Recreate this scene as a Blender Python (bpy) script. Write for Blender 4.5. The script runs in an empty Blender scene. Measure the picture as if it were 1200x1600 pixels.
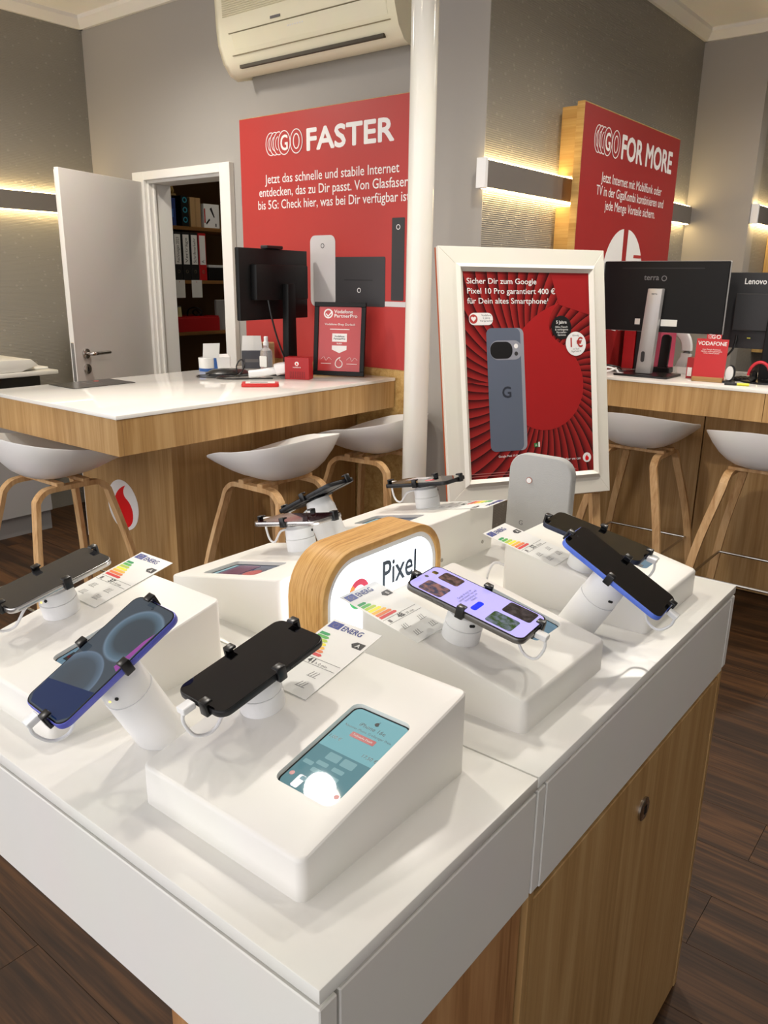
import bpy, bmesh, math, random
from mathutils import Matrix, Vector, Euler
random.seed(7)
PI = math.pi
S = bpy.context.scene
C = S.collection

# ------------------------------------------------------------------ camera, world, large lights, exposure
cam_d = bpy.data.cameras.new('camera'); cam = bpy.data.objects.new('camera', cam_d); C.objects.link(cam)
cam_d.sensor_fit = 'VERTICAL'; cam_d.sensor_height = 36.0; cam_d.lens = 1238.73 / 1600 * 36.0
cam_d.clip_start = 0.02; cam_d.clip_end = 60
def cam_matrix(yaw, pitch, roll, loc):
    cy, sy = math.cos(yaw), math.sin(yaw)
    f = Vector((math.cos(pitch)*cy, math.cos(pitch)*sy, -math.sin(pitch)))
    r = Vector((sy, -cy, 0)); u = r.cross(f); c, s = math.cos(roll), math.sin(roll)
    r2 = c*r + s*u; u2 = -s*r + c*u
    return Matrix(((r2.x, u2.x, -f.x, loc[0]), (r2.y, u2.y, -f.y, loc[1]), (r2.z, u2.z, -f.z, loc[2]), (0, 0, 0, 1)))
cam.matrix_world = cam_matrix(math.radians(38.396), math.radians(16.32), math.radians(0.779), (0, 0, 1.392))
S.camera = cam
S.view_settings.view_transform = 'Standard'; S.view_settings.look = 'None'; S.view_settings.gamma = 1
S.view_settings.use_curve_mapping = False
S.view_settings.exposure = 0.0
W = bpy.data.worlds.new('world'); S.world = W; W.use_nodes = True
bg = W.node_tree.nodes['Background']; bg.inputs[0].default_value = (0.97, 0.95, 0.97, 1); bg.inputs[1].default_value = 2.1
# ceiling lamps: (x, y, watts, spot angle, aim)
LAMPS = [(1.12, 1.66, 15, 150), (2.05, 1.05, 22, 150), (1.3, -0.6, 6, 165), (2.0, 3.35, 26, 168),
         (3.3, 0.6, 24, 168), (-0.4, 2.6, 22, 168), (4.6, 0.5, 24, 168), (3.6, 3.6, 4, 165)]  # all past the first two are unseen lamps added as fill
LAMP_COL = (1.0, 0.94, 0.86)

# ------------------------------------------------------------------ materials
def lin(c):
    return tuple(((v/255)/12.92 if v/255 <= .04045 else ((v/255+.055)/1.055)**2.4) for v in c)
MATS = {}
def M(name, rgb=None, rough=.5, metal=0, emit=None, es=0, coat=0, trans=0, spec=.5, bump=None):
    if name in MATS: return MATS[name]
    m = bpy.data.materials.new(name); m.use_nodes = True; MATS[name] = m
    b = m.node_tree.nodes['Principled BSDF']
    b.inputs['Base Color'].default_value = (*lin(rgb), 1); b.inputs['Roughness'].default_value = rough
    b.inputs['Metallic'].default_value = metal; b.inputs['Coat Weight'].default_value = coat
    b.inputs['Coat Roughness'].default_value = .05
    b.inputs['Transmission Weight'].default_value = trans; b.inputs['Specular IOR Level'].default_value = spec
    if emit: b.inputs['Emission Color'].default_value = (*lin(emit), 1); b.inputs['Emission Strength'].default_value = es
    nt = m.node_tree; N = nt.nodes; L = nt.links
    # slight unevenness so no surface is perfectly flat in colour
    tc = N.new('ShaderNodeTexCoord'); no = N.new('ShaderNodeTexNoise'); no.inputs['Scale'].default_value = 9 if not bump else bump[0]
    L.new(tc.outputs['Object'], no.inputs['Vector'])
    mx = N.new('ShaderNodeMix'); mx.data_type = 'RGBA'; mx.blend_type = 'MULTIPLY'; mx.inputs[0].default_value = .06
    mx.inputs[6].default_value = (*lin(rgb), 1); L.new(no.outputs['Color'], mx.inputs[7]); L.new(mx.outputs[2], b.inputs['Base Color'])
    if bump:
        bp = N.new('ShaderNodeBump'); bp.inputs['Strength'].default_value = bump[1]; bp.inputs['Distance'].default_value = .002
        L.new(no.outputs['Fac'], bp.inputs['Height']); L.new(bp.outputs['Normal'], b.inputs['Normal'])
    return m
def wood(name, c1, c2, c3, axis='Z', rough=.45, scale=1.0, rand=False, contrast=1.0, layers=None):
    if name in MATS: return MATS[name]
    m = bpy.data.materials.new(name); m.use_nodes = True; MATS[name] = m
    nt = m.node_tree; N = nt.nodes; L = nt.links; b = N['Principled BSDF']; b.inputs['Roughness'].default_value = rough; b.inputs['Specular IOR Level'].default_value = .3
    tc = N.new('ShaderNodeTexCoord'); mp = N.new('ShaderNodeMapping')
    a = 'XYZ'.index(axis); sc = [22*scale]*3; sc[a] = 1.1*scale; sc = layers[0] if layers else sc; mp.inputs['Scale'].default_value = sc
    if rand:
        oi = N.new('ShaderNodeObjectInfo'); ml = N.new('ShaderNodeVectorMath'); ml.operation = 'SCALE'
        cx = N.new('ShaderNodeCombineXYZ'); 
        for i in range(3): L.new(oi.outputs['Random'], cx.inputs[i])
        L.new(cx.outputs[0], ml.inputs[0]); ml.inputs['Scale'].default_value = 37
        ad = N.new('ShaderNodeVectorMath'); ad.operation = 'ADD'; L.new(tc.outputs['Object'], ad.inputs[0]); L.new(ml.outputs[0], ad.inputs[1])
        L.new(ad.outputs[0], mp.inputs['Vector'])
    else: L.new(tc.outputs['Object'], mp.inputs['Vector'])
    n1 = N.new('ShaderNodeTexNoise'); n1.inputs['Scale'].default_value = 1.0; n1.inputs['Detail'].default_value = 5; n1.inputs['Distortion'].default_value = 1.2
    L.new(mp.outputs[0], n1.inputs['Vector'])
    mp2 = N.new('ShaderNodeMapping'); sc2 = [150*scale]*3; sc2[a] = 5*scale; sc2 = layers[1] if layers else sc2; mp2.inputs['Scale'].default_value = sc2
    L.new(mp.inputs['Vector'].links[0].from_socket, mp2.inputs['Vector'])
    n2 = N.new('ShaderNodeTexNoise'); n2.inputs['Scale'].default_value = 1.0; n2.inputs['Detail'].default_value = 3
    L.new(mp2.outputs[0], n2.inputs['Vector'])
    ma = N.new('ShaderNodeMath'); ma.operation = 'MULTIPLY_ADD'; ma.inputs[1].default_value = .35; L.new(n2.outputs['Fac'], ma.inputs[0])
    ms = N.new('ShaderNodeMath'); ms.operation = 'MULTIPLY'; ms.inputs[1].default_value = .68; L.new(n1.outputs['Fac'], ms.inputs[0])
    L.new(ms.outputs[0], ma.inputs[2])
    cr = N.new('ShaderNodeValToRGB'); e = cr.color_ramp.elements
    e[0].position = .5-.14*1/contrast; e[0].color = (*lin(c3), 1); e[1].position = .5+.16/contrast; e[1].color = (*lin(c1), 1)
    k = e.new(.5); k.color = (*lin(c2), 1)
    L.new(ma.outputs[0], cr.inputs['Fac'])
    out = cr.outputs[0]
    if rand:
        mx = N.new('ShaderNodeMix'); mx.data_type = 'RGBA'; mx.blend_type = 'MULTIPLY'; mx.inputs[0].default_value = 1
        mr = N.new('ShaderNodeMapRange'); L.new(oi.outputs['Random'], mr.inputs[0]); mr.inputs[3].default_value = .75; mr.inputs[4].default_value = 1.15
        L.new(out, mx.inputs[6]); L.new(mr.outputs[0], mx.inputs[7]); out = mx.outputs[2]
    L.new(out, b.inputs['Base Color'])
    bp = N.new('ShaderNodeBump'); bp.inputs['Strength'].default_value = .12; bp.inputs['Distance'].default_value = .001
    L.new(n2.outputs['Fac'], bp.inputs['Height']); L.new(bp.outputs[0], b.inputs['Normal'])
    return m
def wallpaper(name, rgb, dots):
    m = bpy.data.materials.new(name); m.use_nodes = True; MATS[name] = m
    nt = m.node_tree; N = nt.nodes; L = nt.links; b = N['Principled BSDF']; b.inputs['Roughness'].default_value = .6
    tc = N.new('ShaderNodeTexCoord'); no = N.new('ShaderNodeTexNoise'); no.inputs['Scale'].default_value = 60; L.new(tc.outputs['Object'], no.inputs['Vector'])
    bp = N.new('ShaderNodeBump'); bp.inputs['Distance'].default_value = .003
    if dots:
        mp = N.new('ShaderNodeMapping'); mp.inputs['Scale'].default_value = (22, 22, 34); L.new(tc.outputs['Object'], mp.inputs['Vector'])
        vo = N.new('ShaderNodeTexVoronoi'); vo.inputs['Scale'].default_value = 1; vo.inputs['Randomness'].default_value = .8; L.new(mp.outputs[0], vo.inputs['Vector'])
        cr = N.new('ShaderNodeValToRGB'); e = cr.color_ramp.elements; e[0].position = .14; e[0].color = (1, 1, 1, 1); e[1].position = .22; e[1].color = (0, 0, 0, 1)
        L.new(vo.outputs['Distance'], cr.inputs[0])
        mx = N.new('ShaderNodeMix'); mx.data_type = 'RGBA'; L.new(cr.outputs[0], mx.inputs[0])
        mx.inputs[6].default_value = (*lin(rgb), 1); mx.inputs[7].default_value = (*lin([min(255, v*1.10) for v in rgb]), 1)
        L.new(mx.outputs[2], b.inputs['Base Color']); b.inputs['Roughness'].default_value = .45
        wv = N.new('ShaderNodeTexWave'); wv.bands_direction = 'Z'; wv.inputs['Scale'].default_value = 40; L.new(tc.outputs['Object'], wv.inputs['Vector'])
        ad = N.new('ShaderNodeMath'); ad.operation = 'MULTIPLY_ADD'; ad.inputs[1].default_value = 1.5; L.new(cr.outputs[0], ad.inputs[0]); L.new(wv.outputs['Fac'], ad.inputs[2])
        L.new(ad.outputs[0], bp.inputs['Height']); bp.inputs['Strength'].default_value = .35
    else:
        b.inputs['Base Color'].default_value = (*lin(rgb), 1); L.new(no.outputs['Fac'], bp.inputs['Height']); bp.inputs['Strength'].default_value = .08
    L.new(bp.outputs[0], b.inputs['Normal'])
    return m

OAK = ((186, 152, 104), (172, 136, 88), (156, 120, 74))
oakZ = wood('oak_upright', *OAK, axis='Z'); oakX = wood('oak_lengthwise', *OAK, axis='X'); oakY = wood('oak_crosswise', *OAK, axis='Y')
oak_red = wood('oak_veneer_warm', (190, 146, 100), (172, 126, 82), (138, 94, 58), axis='Z', scale=.8, contrast=1.2)
oak_stool = wood('oak_bent_stool', (214, 178, 132), (200, 160, 112), (176, 134, 88), axis='Z')
oak_sign = wood('oak_sign_ring', (222, 178, 112), (206, 158, 92), (180, 130, 68), contrast=1.1, layers=((5, 5, 230), (60, 60, 900)))
oak_panel = wood('oak_panel_pale', (206, 172, 112), (190, 154, 94), (172, 134, 76), axis='Z')
shelf_wood = wood('shelf_board_wood', (150, 108, 60), (132, 92, 48), (112, 76, 38), axis='X')
floor_wood = wood('walnut_plank_floor', (84, 55, 29), (58, 37, 19), (40, 25, 12), axis='Y', rough=.6, rand=True, contrast=1.15)
subfloor = M('floor_joint_dark', (40, 28, 18), .8)
wall_plain = wallpaper('wall_paint_taupe', (160, 156, 150), False)
wall_paper = wallpaper('wall_paper_dotted_taupe', (138, 134, 125), True)
ceil_m = M('ceiling_paint_white', (246, 244, 240), .7)
trim_m = M('trim_paint_white', (236, 233, 226), .45)
white_top = M('table_lacquer_white', (236, 235, 228), .28, spec=.45)
white_apron = M('table_apron_white', (230, 228, 222), .35)
white_box = M('display_box_white', (238, 236, 229), .38)
white_gloss = M('counter_top_gloss_white', (238, 236, 230), .07)
white_plastic = M('plastic_white', (240, 240, 240), .3)
white_stool = M('stool_shell_white', (242, 241, 238), .35)
black_plastic = M('plastic_black', (14, 14, 15), .3)
black_matte = M('plastic_black_matte', (12, 12, 13), .5, spec=.3)
charcoal = M('plastic_charcoal', (38, 38, 40), .5)
glass_black = M('phone_glass_black', (6, 6, 7), .04, spec=.6)
steel = M('brushed_steel', (190, 186, 180), .25, metal=1)
silver = M('silver_plastic', (186, 184, 184), .35, metal=.4)
red_print = M('print_red', (180, 54, 50), .45)
red_bright = M('print_bright_red', (226, 0, 12), .4)
white_print = M('print_white', (238, 236, 234), .5)
grey_print = M('print_grey', (110, 108, 108), .5)
black_print = M('print_black', (16, 16, 18), .45)
paper = M('paper_white', (236, 236, 232), .35)
led_glow = M('led_strip_glow', (255, 224, 170), .5, emit=(255, 222, 158), es=28)
lamp_glow = M('lamp_glow', (255, 240, 215), .5, emit=(255, 236, 205), es=60)

# ------------------------------------------------------------------ mesh helpers
class B:
    def __init__(s): s.b = bmesh.new()
    def _q(s, v, f):
        vs = [s.b.verts.new(p) for p in v]
        for i in f: s.b.faces.new([vs[j] for j in i])
        return s
    def box(s, x0, x1, y0, y1, z0, z1, mtx=None):
        v = [Vector(p) for p in ((x0,y0,z0),(x1,y0,z0),(x1,y1,z0),(x0,y1,z0),(x0,y0,z1),(x1,y0,z1),(x1,y1,z1),(x0,y1,z1))]
        if mtx: v = [mtx @ p for p in v]
        return s._q(v, ((3,2,1,0),(4,5,6,7),(0,1,5,4),(1,2,6,5),(2,3,7,6),(3,0,4,7)))
    def prism(s, out, z0, z1, mtx=None):
        n = len(out); v = [Vector((x, y, z0)) for x, y in out] + [Vector((x, y, z1)) for x, y in out]
        if mtx: v = [mtx @ p for p in v]
        return s._q(v, [tuple(range(n-1, -1, -1)), tuple(range(n, 2*n))] + [(i, (i+1) % n, n+(i+1) % n, n+i) for i in range(n)])
    def ring(s, o1, o2, z0, z1, mtx=None):          # o1 outer, o2 inner outlines with equal counts
        n = len(o1); v = []
        for z in (z0, z1):
            v += [Vector((x, y, z)) for x, y in o1] + [Vector((x, y, z)) for x, y in o2]
        if mtx: v = [mtx @ p for p in v]
        f = []
        for i in range(n):
            j = (i+1) % n
            f += [(i, j, 2*n+j, 2*n+i), (n+j, n+i, 3*n+i, 3*n+j), (2*n+i, 2*n+j, 3*n+j, 3*n+i), (j, i, n+i, n+j)]
        return s._q(v, f)
    def lathe(s, prof, seg=32, mtx=None, closed=True):
        v = []; f = []; k = len(prof)
        for i in range(seg):
            a = 2*PI*i/seg
            v += [Vector((r*math.cos(a), r*math.sin(a), z)) for r, z in prof]
        if mtx: v = [mtx @ p for p in v]
        for i in range(seg):
            j = (i+1) % seg
            for t in range(k-1): f.append((i*k+t, j*k+t, j*k+t+1, i*k+t+1))
        if closed: f += [tuple(i*k for i in range(seg-1, -1, -1)), tuple(i*k+k-1 for i in range(seg))]
        return s._q(v, f)
    def cyl(s, p0, p1, r0, r1=None, seg=20):
        p0, p1 = Vector(p0), Vector(p1); d = p1-p0
        q = d.to_track_quat('Z', 'Y').to_matrix().to_4x4(); q.translation = p0
        return s.lathe([(r0, 0), (r0 if r1 is None else r1, d.length)], seg, q)
    def sweep(s, pts, prof, up=(0, 0, 1), cap=True):   # prof: closed list of (side, up) offsets
        pts = [Vector(p) for p in pts]; n = len(prof); v = []; f = []; u0 = Vector(up)
        for i, p in enumerate(pts):
            t = (pts[min(i+1, len(pts)-1)] - pts[max(i-1, 0)]).normalized()
            sd = t.cross(u0)
            if sd.length < 1e-5: sd = t.cross(Vector((1, 0.01, 0)))
            sd.normalize(); uu = sd.cross(t)
            v += [p + sd*a + uu*b_ for a, b_ in prof]
        for i in range(len(pts)-1):
            for k in range(n): f.append((i*n+k, i*n+(k+1) % n, (i+1)*n+(k+1) % n, (i+1)*n+k))
        if cap: f += [tuple(range(n-1, -1, -1)), tuple((len(pts)-1)*n+k for k in range(n))]
        return s._q(v, f)
    def tube(s, pts, r, seg=10, up=(0, 0, 1)):
        return s.sweep(pts, [(r*math.cos(2*PI*k/seg), r*math.sin(2*PI*k/seg)) for k in range(seg)], up)
    def bevel(s, w, seg=2, ang=35):
        s.b.normal_update()
        ed = [e for e in s.b.edges if len(e.link_faces) == 2 and e.calc_face_angle(0) > math.radians(ang)]
        bmesh.ops.bevel(s.b, geom=ed, offset=w, segments=seg, profile=.5, affect='EDGES', clamp_overlap=True)
        return s
    def mesh(s, name, mat=None, smooth=30):
        bmesh.ops.recalc_face_normals(s.b, faces=s.b.faces[:])
        if smooth:
            for f in s.b.faces: f.smooth = True
            for e in s.b.edges:
                if len(e.link_faces) == 2 and e.calc_face_angle(0) > math.radians(smooth): e.smooth = False
        me = bpy.data.meshes.new(name); s.b.to_mesh(me); s.b.free()
        if mat: me.materials.append(mat)
        return me
    def out(s, name, mat, parent=None, mtx=None, smooth=30):
        return obj(name, s.mesh(name, mat, smooth), parent, mtx)
def obj(name, me, parent=None, mtx=None):
    o = bpy.data.objects.new(name, me); C.objects.link(o)
    if parent: o.parent = parent
    if mtx is not None: o.matrix_local = mtx
    return o
def tag(o, label=None, cat=None, group=None, kind=None):
    for k, v in (('label', label), ('category', cat), ('group', group), ('kind', kind)):
        if v: o[k] = v
    return o
MX = {}
def thing(name, label, cat, mtx=None, group=None):
    o = bpy.data.objects.new(name, None); C.objects.link(o); o.empty_display_size = .05; MX[o.name] = mtx
    if mtx is not None: o.matrix_local = mtx
    return tag(o, label, cat, group)
def struct(o): o['kind'] = 'structure'; return o
def copy_tree(o, parent=None):
    c = o.copy(); C.objects.link(c); c.parent = parent
    for ch in list(o.children): copy_tree(ch, c)
    return c
def Tm(x, y, z, rz=0): return Matrix.Translation((x, y, z)) @ Matrix.Rotation(rz, 4, 'Z')
def frame(o, x, y):
    x = Vector(x).normalized(); y = Vector(y); y = (y - x*y.dot(x)).normalized(); z = x.cross(y)
    return Matrix(((x.x, y.x, z.x, o[0]), (x.y, y.y, z.y, o[1]), (x.z, y.z, z.z, o[2]), (0, 0, 0, 1)))
def face_mx(o): return frame(o, (0, -1, 0), (0, 0, 1))       # a sheet that faces -X
def face_my(o): return frame(o, (1, 0, 0), (0, 0, 1))        # a sheet that faces -Y
def rrect(w, h, r, seg=5, cx=0, cy=0):
    p = []
    for sx, sy, a0 in ((1, 1, 0), (-1, 1, 90), (-1, -1, 180), (1, -1, 270)):
        for k in range(seg+1):
            a = math.radians(a0 + 90*k/seg); p.append((cx+sx*(w/2-r)+r*math.cos(a), cy+sy*(h/2-r)+r*math.sin(a)))
    return p
def disc(r, seg=32, cx=0, cy=0): return [(cx+r*math.cos(2*PI*i/seg), cy+r*math.sin(2*PI*i/seg)) for i in range(seg)]
def bez(p0, p1, p2, p3, n=10):
    return [tuple((1-t)**3*a+3*(1-t)**2*t*b+3*(1-t)*t*t*c+t**3*d for a, b, c, d in zip(p0, p1, p2, p3)) for t in [k/n for k in range(n+1)]]
def smooth_path(pts, n=6):
    pts = [Vector(p) for p in pts]; r = []
    for i in range(len(pts)-1):
        p0 = pts[max(i-1, 0)]; p1 = pts[i]; p2 = pts[i+1]; p3 = pts[min(i+2, len(pts)-1)]
        for k in range(n):
            t = k/n; r.append(.5*((2*p1)+(p2-p0)*t+(2*p0-5*p1+4*p2-p3)*t*t+(3*p1-p0-3*p2+p3)*t**3))
    return r + [pts[-1]]
def speechmark(s, cx=0, cy=0):     # round drop with a curved tail to the upper right; s = radius of the round part
    o = [(s*math.cos(math.radians(a)), s*math.sin(math.radians(a))) for a in range(60, -181, -12)]
    o += bez((-s, 0), (-s, .8*s), (-.5*s, 1.5*s), (.42*s, 1.78*s), 12)[1:]
    o += bez((.42*s, 1.78*s), (.08*s, 1.5*s), (.0, 1.08*s), (.5*s, .866*s), 8)[1:-1]
    return [(cx+x, cy+y) for x, y in o]
def text(s, size, mat, parent, mtx, align='CENTER', bold=0.0, width=None, name='lettering', lines=1.0, res=3, depth=.0003, spacing=1.0):
    if '\n' in s:
        ls = s.split('\n'); k = max(len(q) for q in ls)
        return [text(q, size, mat, parent, mtx @ P(0, -i*size*lines, 0), align, bold, width*(len(q)/k)**.9 if width else None, name, lines, res, depth, spacing) for i, q in enumerate(ls)]
    cu = bpy.data.curves.new(name, 'FONT'); cu.body = s; cu.size = size; cu.align_x = align; cu.align_y = 'BOTTOM_BASELINE'
    cu.resolution_u = res; cu.space_line = lines; cu.space_character = spacing
    t = bpy.data.objects.new('temporary', cu); C.objects.link(t)
    dg = bpy.context.evaluated_depsgraph_get(); me = bpy.data.meshes.new_from_object(t.evaluated_get(dg))
    bpy.data.objects.remove(t); bpy.data.curves.remove(cu)
    if width and len(me.vertices):
        xs = [v.co.x for v in me.vertices]; w = max(xs)-min(xs); k = width/w
        for v in me.vertices: v.co.x *= k
    if bold > 0:
        bm = bmesh.new(); d = bold*size
        for i, (dx, dy) in enumerate(((0, 0), (d, 0), (-d, 0), (0, d), (0, -d), (.7*d, .7*d), (-.7*d, .7*d), (.7*d, -.7*d), (-.7*d, -.7*d))):
            k = len(bm.verts); bm.from_mesh(me); bm.verts.ensure_lookup_table()
            for v in bm.verts[k:]: v.co += Vector((dx, dy, i*4e-5))
        bm.to_mesh(me); bm.free()
    bm = bmesh.new(); bm.from_mesh(me); bm.normal_update()
    bmesh.ops.delete(bm, geom=[f for f in bm.faces if f.calc_area() < 1e-12], context='FACES_ONLY')
    for f in bm.faces:
        f.smooth = False
        if f.normal.z < 0: f.normal_flip()
    for k in list(bm.loops.layers.float_vector.values()): pass
    bm.to_mesh(me); bm.free()
    for k in ('custom_normal', 'sharp_face'):
        if k in me.attributes: me.attributes.remove(me.attributes[k])
    me.shade_flat()
    me.materials.clear(); me.materials.append(mat); me.name = name
    return obj(name, me, parent, mtx)
def flat(name, out, mat, parent, mtx=None, z=0.0, t=.0004):
    return B().prism(out, z, z+t).out(name, mat, parent, mtx, smooth=0)
def rect(x0, x1, y0, y1): return [(x0, y0), (x1, y0), (x1, y1), (x0, y1)]
def P(x, y, z): return Matrix.Translation((x, y, z))

# ------------------------------------------------------------------ the room
ZC = 2.79
fl = struct(B().box(-2.6, 7.6, -2.6, 4.9, -.03, -.006).out('floor', subfloor))
PW, PL = .18, 1.25
pm = B().box(.0006, PW-.0006, .0006, PL-.0006, -.006, 0).mesh('plank', floor_wood)
known = {1.526: .345, 1.886: .311, .626-.18: 1.436}
x = 1.706 - PW*13
while x < 5.3:
    y0 = random.uniform(0, PL)
    for kx, ky in known.items():
        if abs(kx-x) < .05: y0 = ky
    y = y0 - PL*math.ceil((y0+.9)/PL)
    while y < 4.5:
        if not (x < .3 and y < -.5 + 0*x):
            obj('plank', pm, fl, P(x, y, 0))
        y += PL
    x += PW
def wall(name, m, *boxes):
    b = B()
    for q in boxes: b.box(*q)
    return struct(b.out(name, m, smooth=0))
wall('ceiling', ceil_m, (-2.6, 7.6, -2.6, 4.9, ZC, ZC+.05))
wall('wall_left', wall_paper, (-.6, 3.02, 4.545, 4.66, 0, ZC))
wall('wall_back', wall_plain, (2.9, 3.02, 2.06, 3.36, 0, ZC), (2.9, 3.02, 4.02, 4.545, 0, ZC), (2.9, 3.02, 3.36, 4.02, 1.915, ZC))
wall('wall_pillar', wall_plain, (2.84, 3.02, 1.9, 2.06, 0, ZC), (2.84, 2.8449, 1.78, 1.9, 0, ZC))
wall('wall_right', wall_paper, (2.845, 5.17, 1.78, 1.9, 0, ZC))
wall('wall_far', wall_plain, (5.17, 5.3, 1.41, 1.9, 0, ZC))
wall('wall_recess', wall_paper, (5.3, 7.5, 1.41, 1.53, 0, ZC))
wall('wall_end', wall_plain, (7.4, 7.5, -2.6, 1.41, 0, ZC))
wall('wall_side', wall_plain, (-2.6, 7.5, -2.6, -2.5, 0, ZC))
wall('wall_storage', M('storage_wall_paint', (150, 140, 120), .7), (3.02, 4.5, 4.78, 4.88, 0, ZC), (4.4, 4.5, 1.9, 4.78, 0, ZC))
# ceiling mouldings
def moulding(name, a, b, nrm):
    a = Vector(a); b = Vector(b); n = Vector(nrm); prof = [(0, 0), (.018, 0), (.05, .04), (.05, .06), (0, .06)]
    v = [p + n*d + Vector((0, 0, h + ZC-.06)) for p in (a, b) for d, h in prof]
    k = len(prof)
    bb = B()._q(v, [tuple(range(k)), tuple(range(2*k-1, k-1, -1))] + [(i, (i+1) % k, k+(i+1) % k, k+i) for i in range(k)])
    return struct(bb.out(name, trim_m, smooth=0))
moulding('trim_1', (-.6, 4.545, 0), (2.9, 4.545, 0), (0, -1, 0))
moulding('trim_2', (2.9, 4.545, 0), (2.9, 2.06, 0), (-1, 0, 0))
moulding('trim_3', (3.02, 1.78, 0), (5.17, 1.78, 0), (0, -1, 0))
moulding('trim_4', (5.17, 1.78, 0), (5.17, 1.41, 0), (-1, 0, 0))
# door frame and door
df = B(); X0 = 2.868
df.box(X0, 2.9, 3.294, 3.372, 0, 1.95).box(X0, 2.9, 4.01, 4.115, 0, 1.95).box(X0, 2.9, 3.372, 4.01, 1.905, 1.95)
df.box(2.89, 3.04, 3.36, 3.385, 0, 1.905).box(2.89, 3.04, 3.998, 4.02, 0, 1.905).box(2.89, 3.04, 3.385, 3.998, 1.89, 1.915)
df.box(2.915, 2.93, 3.385, 3.4, 0, 1.89).box(2.915, 2.93, 3.985, 3.998, 0, 1.89)
struct(df.bevel(.002, 1).out('trim_5', trim_m, smooth=0))
hin = Vector((2.868, 4.03, 0)); lat = Vector((2.262, 3.843, 0)); dl = (lat-hin).length
door = thing('door_1', None, None, frame(hin, (lat-hin), (0, 0, 1))); door['kind'] = 'structure'
door_m = M('door_paint_warm_grey', (206, 202, 196), .4)
dz = 1 if (frame(hin, (lat-hin), (0, 0, 1)).to_3x3() @ Vector((0, 0, 1))).y > 0 else -1
def dbox(n, m, x0, x1, y0, y1, a, b): return B().box(x0, x1, y0, y1, min(dz*a, dz*b), max(dz*a, dz*b)).bevel(.0015, 1).out(n, m, door)
dbox('leaf', door_m, 0, dl, .01, 1.898, 0, .025); dbox('leaf_rebate', trim_m, 0.004, dl-.012, .01, 1.89, .025, .042)
dbox('edge_strip', trim_m, dl, dl+.0015, .01, 1.898, 0, .025)
dbox('latch_plate', steel, dl+.0015, dl+.003, .86, 1.06, .004, .022)
hz = B(); hz.cyl((dl-.075, 1.0, 0), (dl-.075, 1.0, -dz*.012), .026); hz.bevel(.003, 2).out('handle_rose', steel, door)
hh = B().tube(smooth_path([(dl-.075, 1.0, -dz*.01), (dl-.075, 1.0, -dz*.042), (dl-.083, 1.0, -dz*.052), (dl-.11, 1.0, -dz*.054), (dl-.2, 1.0, -dz*.054)], 5), .0095, 12, up=(0, 1, 0))
hh.out('handle', steel, door)
B().cyl((dl-.075, .92, 0), (dl-.075, .92, -dz*.01), .026).bevel(.003, 2).out('key_rose', steel, door)
B().box(dl-.078, dl-.072, .908, .93, min(0, -dz*.0108), max(0, -dz*.0108)).out('keyhole', black_matte, door)

# wall light channels: a grey box with a glowing strip above and below
grey_box = M('light_box_taupe', (112, 106, 100), .5)
def light_box(label, x0, x1, yw, d=.04, z0=1.737, z1=1.842, cap=True):
    t = thing('wall_light_box', label, 'wall light', P(x0, yw, z0), 'indirect wall light boxes')
    L = x1-x0; h = z1-z0
    B().box(0, L, -d, -.002, 0.004, h-.004).bevel(.002, 1).out('housing', grey_box, t)
    if cap: B().box(-.022, -.0005, -d-.003, -.002, -.002, h+.002).bevel(.002, 1).out('end_cap', white_plastic, t)
    for a, b in ((-.001, .003), (h-.003, h+.001)):
        B().box(.01, L-.01, -.03, -.008, a, b).out('glow_strip', led_glow, t)
light_box('taupe light box glowing on the dotted wall beside the white door', .4, 2.86, 4.545)
light_box('taupe light box ending at the oak edge of the GO FOR MORE panel', 2.805, 5.15, 1.78)
light_box('taupe light box at the far right edge above the second screen', 5.2, 6.6, 1.41)

# pole
pl = thing('pole', 'round white gloss column between the two counters', 'column', P(2.5, 1.83, 0))
B().lathe([(.048, 0), (.048, ZC)], 40).out('shaft', M('column_gloss_white', (238, 236, 226), .12), pl)
B().lathe([(.07, 0), (.07, .012), (.05, .02), (.05, .02)], 40).out('foot_collar', trim_m, pl)

# ceiling lamps (above the frame): housing, rim and lit disc, each with its own light
LAMP_WHERE = ('above the Pixel sign', 'between table and column', 'added as fill right of the display table', 'added as fill above the long counter', 'added as fill above the right stools', 'added as fill left of the display table', 'added as fill above the right counter', 'added to brighten the storage room')  # the storage room lamp is added to lift a dark interior
def lamp(i, x, y, w, ang):
    t = thing('ceiling_spot', 'round ceiling spot lamp ' + LAMP_WHERE[i], 'lamp', P(x, y, ZC), 'ceiling spot lamps')
    B().lathe([(.075, -.1), (.075, 0)], 28).out('housing', white_plastic, t)
    B().lathe([(.052, -.104), (.052, -.1005)], 28).out('lit_disc', lamp_glow, t)
    ld = bpy.data.lights.new('spot_light', 'SPOT'); ld.energy = w*3.1; ld.color = LAMP_COL; ld.spot_size = math.radians(ang); ld.spot_blend = 1.0
    ld.shadow_soft_size = .055
    o = bpy.data.objects.new('spot_light', ld); C.objects.link(o); o.parent = t; o.location = (0, 0, -.17)
for i, a in enumerate(LAMPS): lamp(i, *a)

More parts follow.
